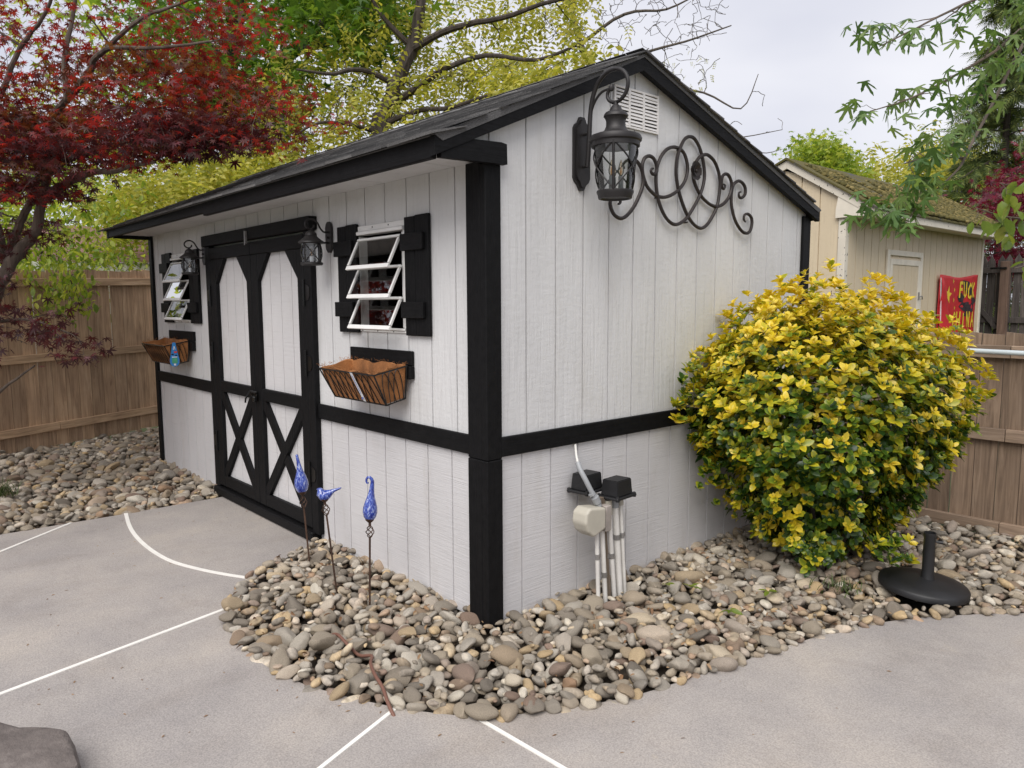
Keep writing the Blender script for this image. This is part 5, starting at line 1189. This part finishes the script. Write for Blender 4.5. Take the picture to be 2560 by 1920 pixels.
# ---- trees behind the sheds
def tree(name, label, base, limbs, sets, tmpl, leafm, barkm, size, seed, group=None, pitch=(.4, .5), tw=None, trunk_r=.2):
    t = empty(name, base, label, 'tree', group); T = Tree(seed)
    for pts, r0, r1 in limbs: T.limb(pts, r0, r1)
    rg = T.rg; P = []
    for poly, n_, d0, d1, lv, sx, sz in sets: P.append((poly_points(poly, n_, d0, d1, rg), lv, sx, sz))
    T.twigs(np.vstack([p[0] for p in P]), **(tw or {})); me, c = T.mb.mesh('trunk', MT[barkm], True); place('trunk', me, c, t)
    pos = np.vstack([spread(p, lv, sx, sz, rg) for p, lv, sx, sz in P if lv])
    crown_of('crown', tmpl, pos, MT[leafm], t, size, rg, pitch); return t
MT['leafG'] = leaf_mat('fresh_green_leaf', [(0, (.05, .115, .02)), (.5, (.11, .21, .03)), (1, (.22, .33, .05))], .45, .5, None, (1.7, 1.6, .9))
MT['leafY'] = leaf_mat('yellow_green_leaf', [(0, (.24, .27, .035)), (.4, (.40, .41, .06)), (.75, (.52, .49, .08)), (1, (.60, .55, .14))], .5, .5, None, (1.4, 1.35, .9))
MT['leafYG'] = leaf_mat('light_green_leaf', [(0, (.13, .22, .028)), (.5, (.29, .38, .05)), (1, (.50, .53, .09))], .5, .5, None, (1.5, 1.45, .9))
MT['leafD'] = leaf_mat('deep_green_leaf', [(0, (.02, .05, .012)), (.5, (.045, .095, .02)), (1, (.09, .15, .03))], .35, .5, None, (1.5, 1.5, .9))
oval = leaf_oval(.5, .15, .2); comp = leaf_compound(4, .35); sq = leaf_palm(5, 1.9, .42, 1, .2)
def gb(px, py, d): p = dsp(px, py, d); p[2] = -.15; return p
b0 = gb(505, 330, 14)
tree('shade_tree', 'tall green tree with dark trunk behind the red maple', b0, [([b0, dsp(505, 420, 14), dsp(503, 330, 14), dsp(490, 240, 14), dsp(500, 120, 14), dsp(520, -80, 14)], .26, .14), ([dsp(495, 250, 14), dsp(560, 170, 13.8), dsp(640, 110, 13.6), dsp(690, 60, 13.5), dsp(735, -20, 13.3)], .12, .05), ([dsp(640, 110, 13.6), dsp(720, 90, 13.2), dsp(800, 40, 13), dsp(850, -10, 13)], .06, .03), ([dsp(500, 150, 14), dsp(420, 60, 14), dsp(380, -40, 14)], .12, .05), ([dsp(450, 420, 14.2), dsp(448, 300, 14.2), dsp(455, 100, 14.2)], .14, .10)],
     [([(300, -80), (900, -80), (890, 40), (800, 110), (700, 150), (640, 210), (560, 200), (420, 220), (300, 200)], 125, 11.5, 15.5, 48, .36, .26), ([(420, 180), (640, 180), (620, 330), (520, 350), (420, 340)], 36, 13, 16, 45, .34, .26)], sq, 'leafG', 'barkD', .15, 51, 'trees behind the grey shed')
b1 = gb(835, 330, 11.5)
LB = [([b1, dsp(822, 330, 11.5), dsp(832, 250, 11.5), dsp(855, 190, 11.5), dsp(885, 110, 11.5), dsp(905, 40, 11.5), dsp(910, -60, 11.5)], .16, .07), ([dsp(838, 235, 11.5), dsp(900, 190, 11.2), dsp(960, 150, 11), dsp(1050, 120, 10.7), dsp(1160, 130, 10.4), dsp(1260, 90, 10.2)], .06, .018), ([dsp(860, 185, 11.5), dsp(780, 150, 11.2), dsp(720, 160, 11), dsp(640, 150, 10.8)], .05, .015),
      ([dsp(830, 270, 11.5), dsp(900, 240, 11.2), dsp(980, 230, 10.9), dsp(1080, 200, 10.6), dsp(1180, 195, 10.4)], .05, .014), ([dsp(885, 110, 11.5), dsp(980, 60, 11.2), dsp(1080, 40, 11), dsp(1200, 0, 10.8), dsp(1300, -20, 10.6)], .06, .018), ([dsp(828, 290, 11.5), dsp(760, 270, 11.2), dsp(690, 265, 11), dsp(640, 290, 10.8)], .04, .012), ([dsp(890, 100, 11.5), dsp(830, 40, 11.4), dsp(790, -30, 11.4)], .05, .02)]
tree('yellow_locust_tree', 'yellow-green tree with tangled branches rising behind the shed roof', b1, LB,
     [([(560, 130), (680, 60), (800, -60), (1290, -60), (1290, 40), (1230, 120), (1120, 160), (980, 190), (900, 250), (760, 310), (660, 335), (590, 330), (560, 250)], 190, 11.2, 13.6, 6, .26, .18), ([(700, 200), (1150, 120), (1240, 140), (1100, 210), (900, 280), (720, 300)], 130, 10.4, 12.2, 2, .2, .14), ([(1060, 170), (1260, 90), (1290, 120), (1130, 215)], 14, 9.6, 10.8, 14, .18, .12)], comp, 'leafY', 'barkD', .24, 52, 'trees behind the grey shed', (.7, .5), dict(wob=.20, rmax=.030, rtip=.006, sides=4))
b2 = gb(1320, 300, 13.5)
tree('bare_twig_tree', 'nearly leafless grey tree with fine twigs above the roof ridge', b2, [([b2, dsp(1330, 320, 13.5), dsp(1290, 180, 13.3), dsp(1250, 80, 13.2), dsp(1220, -60, 13.1)], .10, .04), ([dsp(1290, 180, 13.3), dsp(1380, 120, 13), dsp(1480, 90, 12.8), dsp(1580, 55, 12.6)], .035, .010), ([dsp(1300, 200, 13.3), dsp(1420, 190, 13), dsp(1520, 200, 12.8), dsp(1600, 235, 12.6), dsp(1638, 160, 12.6)], .03, .006), ([dsp(1260, 90, 13.2), dsp(1350, 30, 13), dsp(1440, 20, 12.9), dsp(1520, -20, 12.8)], .035, .01), ([dsp(1400, 250, 13), dsp(1480, 270, 12.8), dsp(1560, 300, 12.6), dsp(1690, 280, 12.4)], .022, .005), ([dsp(1560, 300, 12.6), dsp(1640, 330, 12.5), dsp(1690, 322, 12.4)], .012, .004)],
     [([(1100, -40), (1560, -40), (1590, 60), (1500, 110), (1420, 180), (1300, 130), (1180, 110)], 330, 12, 14, 0, .12, .1), ([(1380, 120), (1560, 110), (1540, 180), (1500, 230), (1420, 230)], 46, 12.2, 13.4, 1, .1, .1), ([(1560, 230), (1640, 170), (1700, 290), (1650, 340), (1560, 300)], 10, 12.2, 13, 0, .1, .1)], comp, 'leafY', 'barkG', .08, 53, 'trees behind the grey shed', (.9, .4), dict(wob=.16, rmax=.018, rtip=.0055, sides=4, seg=6))
b3 = gb(380, 560, 10.5)
def shrub(name, label, base, poly, n_, d0, d1, lv, sx, sz, tm_, lm, size, seed, bk='barkD', group='shrubs beyond the brown fence', cat='shrub', stems=6, pitch=(.5, .5)):
    t = empty(name, base, label, cat, group); T = Tree(seed); rg = T.rg; pts = poly_points(poly, n_, d0, d1, rg); top = pts[np.argsort(-pts[:, 2])]
    for k in range(stems):
        p = pts[rg.integers(len(pts))]; b_ = np.array(base)+np.array([rg.normal(0, .15), rg.normal(0, .15), 0]); q = b_*.35+p*.65; q[2] = b_[2]+(p[2]-b_[2])*.55; T.limb([b_, (b_+q)/2+rg.normal(0, .05, 3)+[0, 0, .1], q], .035, .012, 6)
    T.twigs(pts, .12, 4, .016, .003, .08); me, c = T.mb.mesh('stems', MT[bk], True); place('stems', me, c, t)
    crown_of('crown', tm_, spread(pts, lv, sx, sz, rg), MT[lm], t, size, rg, pitch); return t
shrub('leafy_shrub', 'light green leafy shrub beyond the brown fence, left of the shed eave', gb(230, 560, 11), [(-60, 420), (160, 400), (280, 440), (250, 520), (300, 600), (-60, 620)], 75, 9.9, 12, 55, .34, .24, oval, 'leafYG', .09, 61)
shrub('leafy_shrub', 'yellow-green feathery shrub rising over the left end of the shed roof', gb(520, 480, 12), [(330, 470), (240, 500), (230, 420), (340, 390), (420, 360), (560, 330), (680, 310), (700, 335), (560, 390), (440, 430)], 85, 10.6, 12.5, 13, .30, .24, comp, 'leafY', .24, 62, pitch=(.9, .4))
shrub('leafy_shrub', 'dark green undergrowth behind the feathery shrub and maple limbs', gb(300, 480, 15), [(-80, 250), (640, 260), (560, 380), (330, 470), (240, 560), (-80, 560)], 46, 13, 17, 45, .5, .4, sq, 'leafYG', .16, 63, pitch=(.4, .5))
shrub('climbing_vine', 'green vine trailing over the brown fence top', np.array([-6.80, -.45, 1.72]), [(40, 590), (160, 590), (175, 640), (140, 690), (90, 640)], 16, 7.6, 7.9, 24, .10, .10, oval, 'leafYG', .07, 64, 'barkD', None, 'vine', 1, (.9, .4))
shrub('backdrop_tree', 'dense green tree far behind the shed and red maple', gb(100, 480, 19), [(-300, -300), (560, -300), (700, -80), (640, 120), (560, 260), (-300, 460)], 42, 16, 21, 45, .85, .6, sq, 'leafYG', .24, 65, 'barkD', 'trees behind the grey shed', 'tree')
# ---- right side
b4 = gb(1790, 420, 32)
shrub('round_tree', 'round bright green tree above the tan shed ridge', b4, [(1722, 345), (1735, 318), (1760, 308), (1800, 325), (1835, 350), (1850, 380), (1860, 420), (1722, 420)], 60, 30, 34, 90, .40, .3, sq, 'leafYG', .20, 71, 'barkD', None, 'tree')
shrub('pale_tree', 'pale yellow-green distant trees above the mossy roof', gb(1960, 420, 36), [(1850, 372), (1900, 340), (1960, 345), (2020, 310), (2120, 330), (2212, 400), (2212, 450), (1900, 420)], 60, 33, 40, 22, .7, .5, comp, 'leafY', .6, 72, 'barkG', None, 'tree')
sp = empty('spruce_tree', gb(2150, 420, 17), 'tall dark spruce with drooping boughs at the right edge', 'tree'); T = Tree(73); rg = T.rg
sx0 = gb(2165, 420, 17); top = sx0.copy(); top[2] = 9.5; T.limb([sx0, sx0+[0, 0, 4], top], .14, .03)
tips = []; posn = []; head = []
for k in range(130):
    h = .9+.32*(k//5)+rg.normal(0, .05); a = rg.uniform(0, 2*math.pi); R = (9.3-h)*.30*rg.uniform(.65, 1.1); o_ = np.array([math.cos(a), math.sin(a), 0]); p0 = sx0+[0, 0, h]; q = [p0, p0+o_*R*.4+[0, 0, .05], p0+o_*R*.8+[0, 0, -.18*R], p0+o_*R+[0, 0, -.22*R]]
    T.mb.tube(smooth(q, 3), list(np.linspace(.022, .006, 10)), 4, False)
    for j in range(30):
        u = rg.uniform(.12, 1.03); b_ = p0+o_*R*u+np.array([0, 0, -.24*R*max(0, u-.3)])+rg.normal(0, .07, 3); posn.append(b_); head.append(a-math.pi/2+rg.choice([-1, 1])*rg.uniform(.2, 1.3))
me, c = T.mb.mesh('trunk', MT['barkD'], True); place('trunk', me, c, sp)
MT['needle'] = leaf_mat('spruce_needles', [(0, (.075, .115, .04)), (.5, (.15, .21, .065)), (.85, (.29, .34, .09)), (1, (.45, .47, .13))], .4, .6)
crown_of('crown', leaf_spray(), np.array(posn), MT['needle'], sp, .40, rg, (.45, .35), .5, .2, None, np.array(head))
MT['redleaf2'] = leaf_mat('crimson_leaf', [(0, (.06, .008, .018)), (.5, (.15, .014, .035)), (1, (.24, .03, .06))], .4, .5, None, (1.8, 1.2, 1.1))
shrub('crimson_maple_tree', 'crimson maple beside the tan shed at the right edge', gb(2200, 560, 13.5), [(2120, 560), (2130, 470), (2150, 420), (2190, 360), (2300, 300), (2400, 450), (2300, 600), (2150, 580)], 50, 12.2, 14.5, 70, .30, .16, tm, 'redleaf2', .10, 74, 'barkD', None, 'tree')
# ---- near branch of a silver maple hanging in from the right, each leaf its own part
def leaf_part_mesh(tmpl, size, mat, bend, name='leaf'):
    V, F = tmpl; V = V.copy()*size; V[:, 2] -= bend*np.abs(V[:, 0]); return np_mesh(name, V, F, mat)
MT['silverleaf'] = leaf_mat('silver_maple_leaf', [(0, (.055, .12, .03)), (.5, (.11, .20, .05)), (1, (.21, .30, .09))], .38, .42, None, (1.5, 1.5, .9))
MT['limeleaf'] = leaf_mat('lime_leaf', [(0, (.10, .17, .025)), (.5, (.18, .25, .035)), (1, (.30, .33, .06))], .42, .4, None, (1.4, 1.4, .9))
MT['twig'] = plain('brown_twig', (.10, .075, .055), .7, 0, .3)
NZ = lambda x, y, d: at(1900+.36164*x, 300+.36164*y, d)
sb = empty('silver_maple_tree', (4.3, 3.1, -.05), 'silver maple whose leafy branch hangs in from the upper right', 'tree')
T = Tree(81); rg = T.rg
T.limb([np.array([4.3, 3.1, -.05]), np.array([4.25, 3.0, 1.6]), np.array([4.0, 2.8, 3.2]), np.array([3.9, 2.7, 4.6])], .16, .10, 12)
T.limb([np.array([4.05, 2.85, 2.9]), dsp(2520, -190, 4.0), dsp(2380, -90, 3.7)], .05, .013, 8)
T.limb([dsp(2380, -90, 3.7), dsp(2250, 30, 3.45), NZ(1550, 0, 3.35), NZ(1430, 230, 3.25), NZ(1370, 340, 3.2), NZ(1200, 500, 3.12), NZ(1080, 610, 3.05), NZ(1010, 710, 3.0)], .0085, .0015, 8)
T.limb([dsp(2300, -120, 3.6), dsp(2200, -40, 3.4), dsp(2080, 10, 3.25), dsp(1980, 60, 3.15), dsp(1900, 100, 3.1)], .009, .002, 6)
T.limb([dsp(2240, 30, 3.45), dsp(2150, 110, 3.3), dsp(2050, 170, 3.2), dsp(1960, 215, 3.12), dsp(1880, 240, 3.05)], .008, .002, 6)
T.limb([NZ(1410, 270, 3.25), NZ(1300, 250, 3.2), NZ(1150, 260, 3.1), NZ(1000, 300, 3.05)], .008, .0025, 6)
c1 = np.vstack([poly_points([(1835, 60), (1930, 20), (2010, 0), (2140, -30), (2260, -30), (2240, 60), (2120, 100), (2040, 70), (1950, 100), (1880, 120)], 26, 3.0, 3.55, rg), poly_points([(1830, 250), (1850, 215), (1960, 190), (2060, 130), (2200, 60), (2230, 130), (2110, 220), (2000, 260), (1900, 265)], 27, 2.95, 3.45, rg), poly_points([(1950, 330), (1990, 270), (2080, 240), (2120, 280), (2020, 350)], 11, 2.95, 3.2, rg), poly_points([(1845, 445), (1930, 430), (2000, 400), (2010, 460), (1950, 505), (1880, 470)], 15, 2.9, 3.1, rg), poly_points([(1960, 370), (2050, 345), (2030, 400), (1985, 420)], 8, 2.95, 3.15, rg)])
T.twigs(c1, .10, 4, .004, .0012, .04, 4); me, c = T.mb.mesh('trunk', MT['twig'], True); place('trunk', me, c, sb)
tl = leaf_palm(5, 1.55, .30, 1, .18, True); LM = [leaf_part_mesh(tl, s_, MT['silverleaf'], b_) for s_, b_ in ((.074, .2), (.088, .35), (.060, .1), (.080, .05))]
for p in c1:
    for k in range(2 + (rg.random() < .55)):
        q = p+rg.normal(0, .028, 3); o = place('leaf', LM[rg.integers(4)], q, sb, Euler((-rg.uniform(.35, 1.35), rg.normal(0, .4), rg.uniform(0, 6.28)), 'XYZ'))
# ---- lime green twig at the right edge
lt = empty('lime_leaved_tree', (3.6, 2.4, -.05), 'lime-leaved sapling whose twigs enter at the right edge', 'tree'); T = Tree(82); rg = T.rg
T.limb([np.array([3.6, 2.4, -.05]), np.array([3.55, 2.35, .9]), np.array([3.5, 2.2, 1.9]), np.array([3.45, 2.1, 2.6])], .03, .012, 8)
T.limb([np.array([3.5, 2.25, 1.7]), dsp(2400, 520, 3.3), dsp(2280, 480, 3.1), dsp(2180, 470, 3.0), dsp(2110, 450, 2.95)], .012, .002, 6); T.limb([dsp(2300, 480, 3.1), dsp(2230, 420, 3.0), dsp(2160, 395, 2.95)], .006, .002, 6); T.limb([dsp(2330, 500, 3.2), dsp(2250, 560, 3.1), dsp(2190, 580, 3.0)], .006, .002, 6)
c1 = np.vstack([poly_points([(2085, 470), (2110, 420), (2212, 370), (2260, 400), (2250, 520), (2180, 510), (2140, 480)], 20, 2.85, 3.15, rg), poly_points([(2170, 590), (2200, 560), (2260, 560), (2250, 620)], 8, 2.9, 3.1, rg), poly_points([(2190, 290), (2260, 280), (2260, 330), (2200, 320)], 4, 2.9, 3.1, rg)])
T.twigs(c1, .10, 4, .003, .001, .04, 4); me, c = T.mb.mesh('trunk', MT['twig'], True); place('trunk', me, c, lt)
ol = leaf_oval(.62, .12, .25); LM = [leaf_part_mesh(ol, s_, MT['limeleaf'], 0) for s_ in (.062, .075, .05)]
for p in c1:
    for k in range(2): place('leaf', LM[rg.integers(3)], p+rg.normal(0, .018, 3), lt, Euler((-rg.uniform(.2, 1.4), rg.normal(0, .5), rg.uniform(0, 6.28))))

# ---- golden bush by the gable: whorls of leaves
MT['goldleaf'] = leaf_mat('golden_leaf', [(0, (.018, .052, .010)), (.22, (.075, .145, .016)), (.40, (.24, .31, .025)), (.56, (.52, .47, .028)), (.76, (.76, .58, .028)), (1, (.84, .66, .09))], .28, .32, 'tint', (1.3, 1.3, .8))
gbush = empty('golden_bush', (.66, 2.12, -.05), 'rounded golden-yellow euonymus bush against the gable wall', 'bush')
olf = leaf_oval(.60, .14, .18)
def whorl(tint, seed, size=.060, n_=7):
    r_ = np.random.default_rng(seed); V = []; F = []; A_ = []; off = 0
    for k in range(n_):
        inner = k >= n_-2; s_ = size*(r_.uniform(.75, 1.1) if not inner else r_.uniform(.45, .6)); v, f = inst_leaves(olf, np.zeros((1, 3))+[0, 0, .012 if inner else r_.uniform(-.02, .0)], np.array([k*2.4+r_.normal(0, .25)]), np.array([-r_.uniform(.30, .95) if not inner else -1.0]), np.array([r_.normal(0, .25)]), np.array([s_]))
        V.append(v); F.append(f+off); off += len(v); tt = tint+r_.normal(0, .13)+(.06 if inner else 0)
        yl = np.tile(olf[0][:, 0], 1); A_.append(np.clip(tt+(.10 if tint > .5 else .12)*(np.abs(yl)/.26-.5), .02, .98))
    V = np.concatenate(V); V[:, 2] += .0; return V, np.concatenate(F), np.concatenate(A_)
WH = {}
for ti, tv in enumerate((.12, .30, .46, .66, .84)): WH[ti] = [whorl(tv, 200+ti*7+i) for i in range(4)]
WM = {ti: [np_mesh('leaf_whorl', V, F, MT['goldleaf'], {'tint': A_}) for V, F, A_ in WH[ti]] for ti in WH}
rg = np.random.default_rng(91); C0 = np.array([.61, 2.10, .845]); Rv = np.array([CR[0], CR[1], 0]); Rv /= np.linalg.norm(Rv); Fv = np.array([-Rv[1], Rv[0], 0])
def bush_r(th, ph):   # radius factor of the lumpy outline
    return 1+.07*np.sin(3*th+1)+.07*np.sin(5*th+2*ph)+.06*np.sin(4*ph+.5)+.05*np.sin(9*th+6*ph)
W_ = []
for i in range(4600):
    d_ = rg.normal(0, 1, 3); d_ /= np.linalg.norm(d_); th, ph = math.atan2(d_[1], d_[0]), math.asin(d_[2]); k = bush_r(th, ph)*rg.uniform(.40, 1.04)**.5
    lo = d_[2] < 0; hz = .83 if not lo else .86; ax = .86 if not lo else .86*(1-.26*abs(d_[2])); p = C0+Rv*d_[0]*ax*k+Fv*d_[1]*.64*(1-.2*(lo)*abs(d_[2]))*k+np.array([0, 0, d_[2]*hz*k])
    if p[0] < .05: p[0] = .05+rg.uniform(0, .08)
    if p[2] < .03: p[2] = .03+rg.uniform(0, .1)
    # ragged gap low on the camera side
    q = p-C0; rx = q@Rv; fz = q@Fv
    if fz < 0 and abs(rx-.0) < .22 and -.66 < q[2] < -.36 and rg.random() < .75: continue
    if q[2] < -.35 and fz > .25 and rg.random() < .5: continue
    W_.append((p, d_, k))
# long shoots reaching along the wall
for i in range(26): u = i/26; p = np.array([.14, 1.52-.26*u, 1.02+.10*math.sin(u*5)+.05*rg.normal()]); W_.append((p, np.array([.6, -.5, .5]), 1.0))
for i in range(16): u = i/16; p = np.array([.16+.1*rg.random(), 1.66-.2*u, .52+.12*rg.normal()]); W_.append((p, np.array([.5, -.6, .3]), 1.0))
for i in range(16): p = dsp(1900+rg.uniform(-20, 70), 1195+rg.uniform(-35, 25), 4.05+rg.uniform(-.1, .2)); p[2] = max(p[2], .03); W_.append((p, np.array([.4, -.6, .5]), .8))
rec = []
for p, d_, k in W_:
    nr = np.array([d_[0]*Rv[0]+d_[1]*Fv[0], d_[0]*Rv[1]+d_[1]*Fv[1], d_[2]]) if True else d_
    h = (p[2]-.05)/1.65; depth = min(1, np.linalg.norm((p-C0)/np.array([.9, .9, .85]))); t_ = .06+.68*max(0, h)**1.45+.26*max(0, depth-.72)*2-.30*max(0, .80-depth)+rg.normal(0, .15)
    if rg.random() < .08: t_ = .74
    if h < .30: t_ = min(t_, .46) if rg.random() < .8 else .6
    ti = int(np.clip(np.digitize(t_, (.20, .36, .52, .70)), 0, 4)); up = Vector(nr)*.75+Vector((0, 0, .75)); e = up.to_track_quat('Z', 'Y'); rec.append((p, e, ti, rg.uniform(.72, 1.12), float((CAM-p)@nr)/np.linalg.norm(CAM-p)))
order = sorted(range(len(rec)), key=lambda i: -(rec[i][4]+rg.uniform(0, .25)+.3*(np.linalg.norm((rec[i][0]-C0)/np.array([.95, .95, .85])))))
VV = []; FF = []; AA = []; off = 0
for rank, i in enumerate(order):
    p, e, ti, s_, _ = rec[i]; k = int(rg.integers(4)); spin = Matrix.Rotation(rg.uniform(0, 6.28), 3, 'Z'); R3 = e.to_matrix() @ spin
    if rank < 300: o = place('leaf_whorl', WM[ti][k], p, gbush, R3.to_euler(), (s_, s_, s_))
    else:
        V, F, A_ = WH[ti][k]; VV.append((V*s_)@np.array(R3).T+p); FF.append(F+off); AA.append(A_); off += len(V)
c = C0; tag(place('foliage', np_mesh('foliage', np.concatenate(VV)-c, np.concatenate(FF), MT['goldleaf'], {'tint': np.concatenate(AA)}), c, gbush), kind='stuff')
T = Tree(92); 
for k in range(9):
    a = rg.uniform(0, 6.28); b_ = np.array([.66+.05*math.cos(a), 2.1+.06*math.sin(a), -.08]); e_ = C0+np.array([math.cos(a)*.4, math.sin(a)*.4, rg.uniform(-.3, .3)]); e_[0] = max(e_[0], .12); T.limb([b_, b_*.5+e_*.5+[0, 0, -.05], e_], .022, .008, 6)
pts = np.array([r_[0] for r_ in rec])[rg.permutation(len(rec))[:420]]; T.twigs(C0+(pts-C0)*.93, .10, 4, .008, .002, .03, 4); me, c = T.mb.mesh('stems', MT['barkD'], True); place('stems', me, c, gbush)

# ---- grass tuft, fallen leaves, litter
def blades(name, label, c, n_, h, sprd, mat, seed):
    rg = np.random.default_rng(seed); V = []; F = []
    for i in range(n_):
        a = rg.uniform(0, 6.28); l = h*rg.uniform(.6, 1.2); o = rg.normal(0, sprd*.25, 2); d_ = np.array([math.cos(a), math.sin(a)]); s_ = np.array([-d_[1], d_[0]])*.003; k = len(V)
        for u in (0, .4, .75): q = np.array(c[:2])+o+d_*l*u**1.4*.75; z = c[2]+l*(u-.35*u*u); V += [(*(q+s_*(1-u*.6)), z), (*(q-s_*(1-u*.6)), z)]
        q = np.array(c[:2])+o+d_*l*.85; V.append((*q, c[2]+l*.62)); F += [(k, k+1, k+3), (k, k+3, k+2), (k+2, k+3, k+5), (k+2, k+5, k+4), (k+4, k+5, k+6)]
    V = np.array(V); o = place(name, np_mesh(name, V-np.array(c), np.array(F), mat), c); tag(o, label, 'grass', None, 'stuff'); return o
MT['blade'] = leaf_mat('grass_blade', [(0, (.03, .06, .012)), (1, (.10, .14, .03))], .3, .5)
blades('grass_tuft', 'small green grass tuft among the stones under the red maple', (-4.42, -1.42, .02), 70, .17, .18, MT['blade'], 5)
blades('weed_tuft', 'low green weeds in the stones before the golden bush', (.98, 1.62, .0), 60, .07, .22, MT['blade'], 6)
MT['dry'] = leaf_mat('dry_leaf', [(0, (.12, .06, .03)), (.5, (.24, .13, .06)), (1, (.34, .22, .12))], .1, .7)
rg = np.random.default_rng(14); pts = []
while len(pts) < 420:
    q = rg.uniform((-1.8, -1.05), (2.4, 3.4)); 
    if inpoly(np.array([q[0]]), np.array([q[1]]), polyR)[0]: pts.append((q[0], q[1], rg.uniform(-.03, .012)))
pts = np.array(pts); V, F = inst_leaves(leaf_oval(.42, .3, .3), pts, rg.uniform(0, 6.28, len(pts)), rg.normal(0, .3, len(pts)), rg.normal(0, .5, len(pts)), rg.uniform(.014, .04, len(pts)))
tag(place('leaf_litter', np_mesh('leaf_litter', V-np.array([0, 0, 0]), F, MT['dry']), (0, 0, 0)), 'dry brown leaf bits scattered between the stones', 'leaf litter', None, 'stuff')
# green-gold leaves dropped on the stones
for (px, py, lb) in ((1660, 1278, 'yellow-green leaf sprig on the stones nearest the bush'), (1577, 1318, 'bright yellow leaf sprig on the stones nearest the patio edge'), (1492, 1268, 'pale green leaf sprig on the stones midway between pipes and bush'), (1440, 1262, 'small yellow leaf sprig on the stones nearest the white pipes')):
    d_ = (CF+CR*(px*KD-1280)/FPX-CU*(py*KD-960)/FPX); p = CAM+d_*((.03-CAM[2])/d_[2]); n_ = int(rg.integers(3, 6)); hd = rg.uniform(0, 6.28)+np.arange(n_)*2*math.pi/n_*.8
    V, F = inst_leaves(leaf_oval(.42, .15, .2), np.repeat(p[None], n_, 0), hd, rg.normal(-.1, .2, n_), rg.normal(0, .3, n_), rg.uniform(.045, .065, n_)); o = place('fallen_leaf', np_mesh('fallen_leaf', V-p, F, MT['limeleaf']), p)
    tag(o, lb, 'leaf', 'leaf sprigs dropped on the stones')
# dark specks of debris on the patio
pts = []
while len(pts) < 150:
    q = rg.uniform((-3.4, -2.2), (1.6, 1.0)); 
    if inpoly(np.array([q[0]]), np.array([q[1]]), slab)[0]: pts.append((q[0], q[1], GZ+.002))
pts = np.array(pts); V, F = inst_leaves(leaf_oval(.3, .1, .0), pts, rg.uniform(0, 6.28, len(pts)), rg.normal(0, .05, len(pts)), rg.normal(0, .2, len(pts)), rg.uniform(.006, .022, len(pts)))
tag(place('patio_debris', np_mesh('patio_debris', V, F, MT['dry']), (0, 0, 0)), 'dry twigs and specks scattered on the concrete patio', 'debris', None, 'stuff')
# overhead wire far behind
a, b_ = dsp(1700, 395, 24), dsp(2500, 390, 30); m_ = (np.array(a)+np.array(b_))/2-[0, 0, .35]; tag(MB().tube([tuple(p) for p in smooth([tuple(a), tuple(m_), tuple(b_)], 8)], .012, 5).build('overhead_wire', MT['greypvc']), 'thin overhead wire crossing behind the tan shed', 'wire')
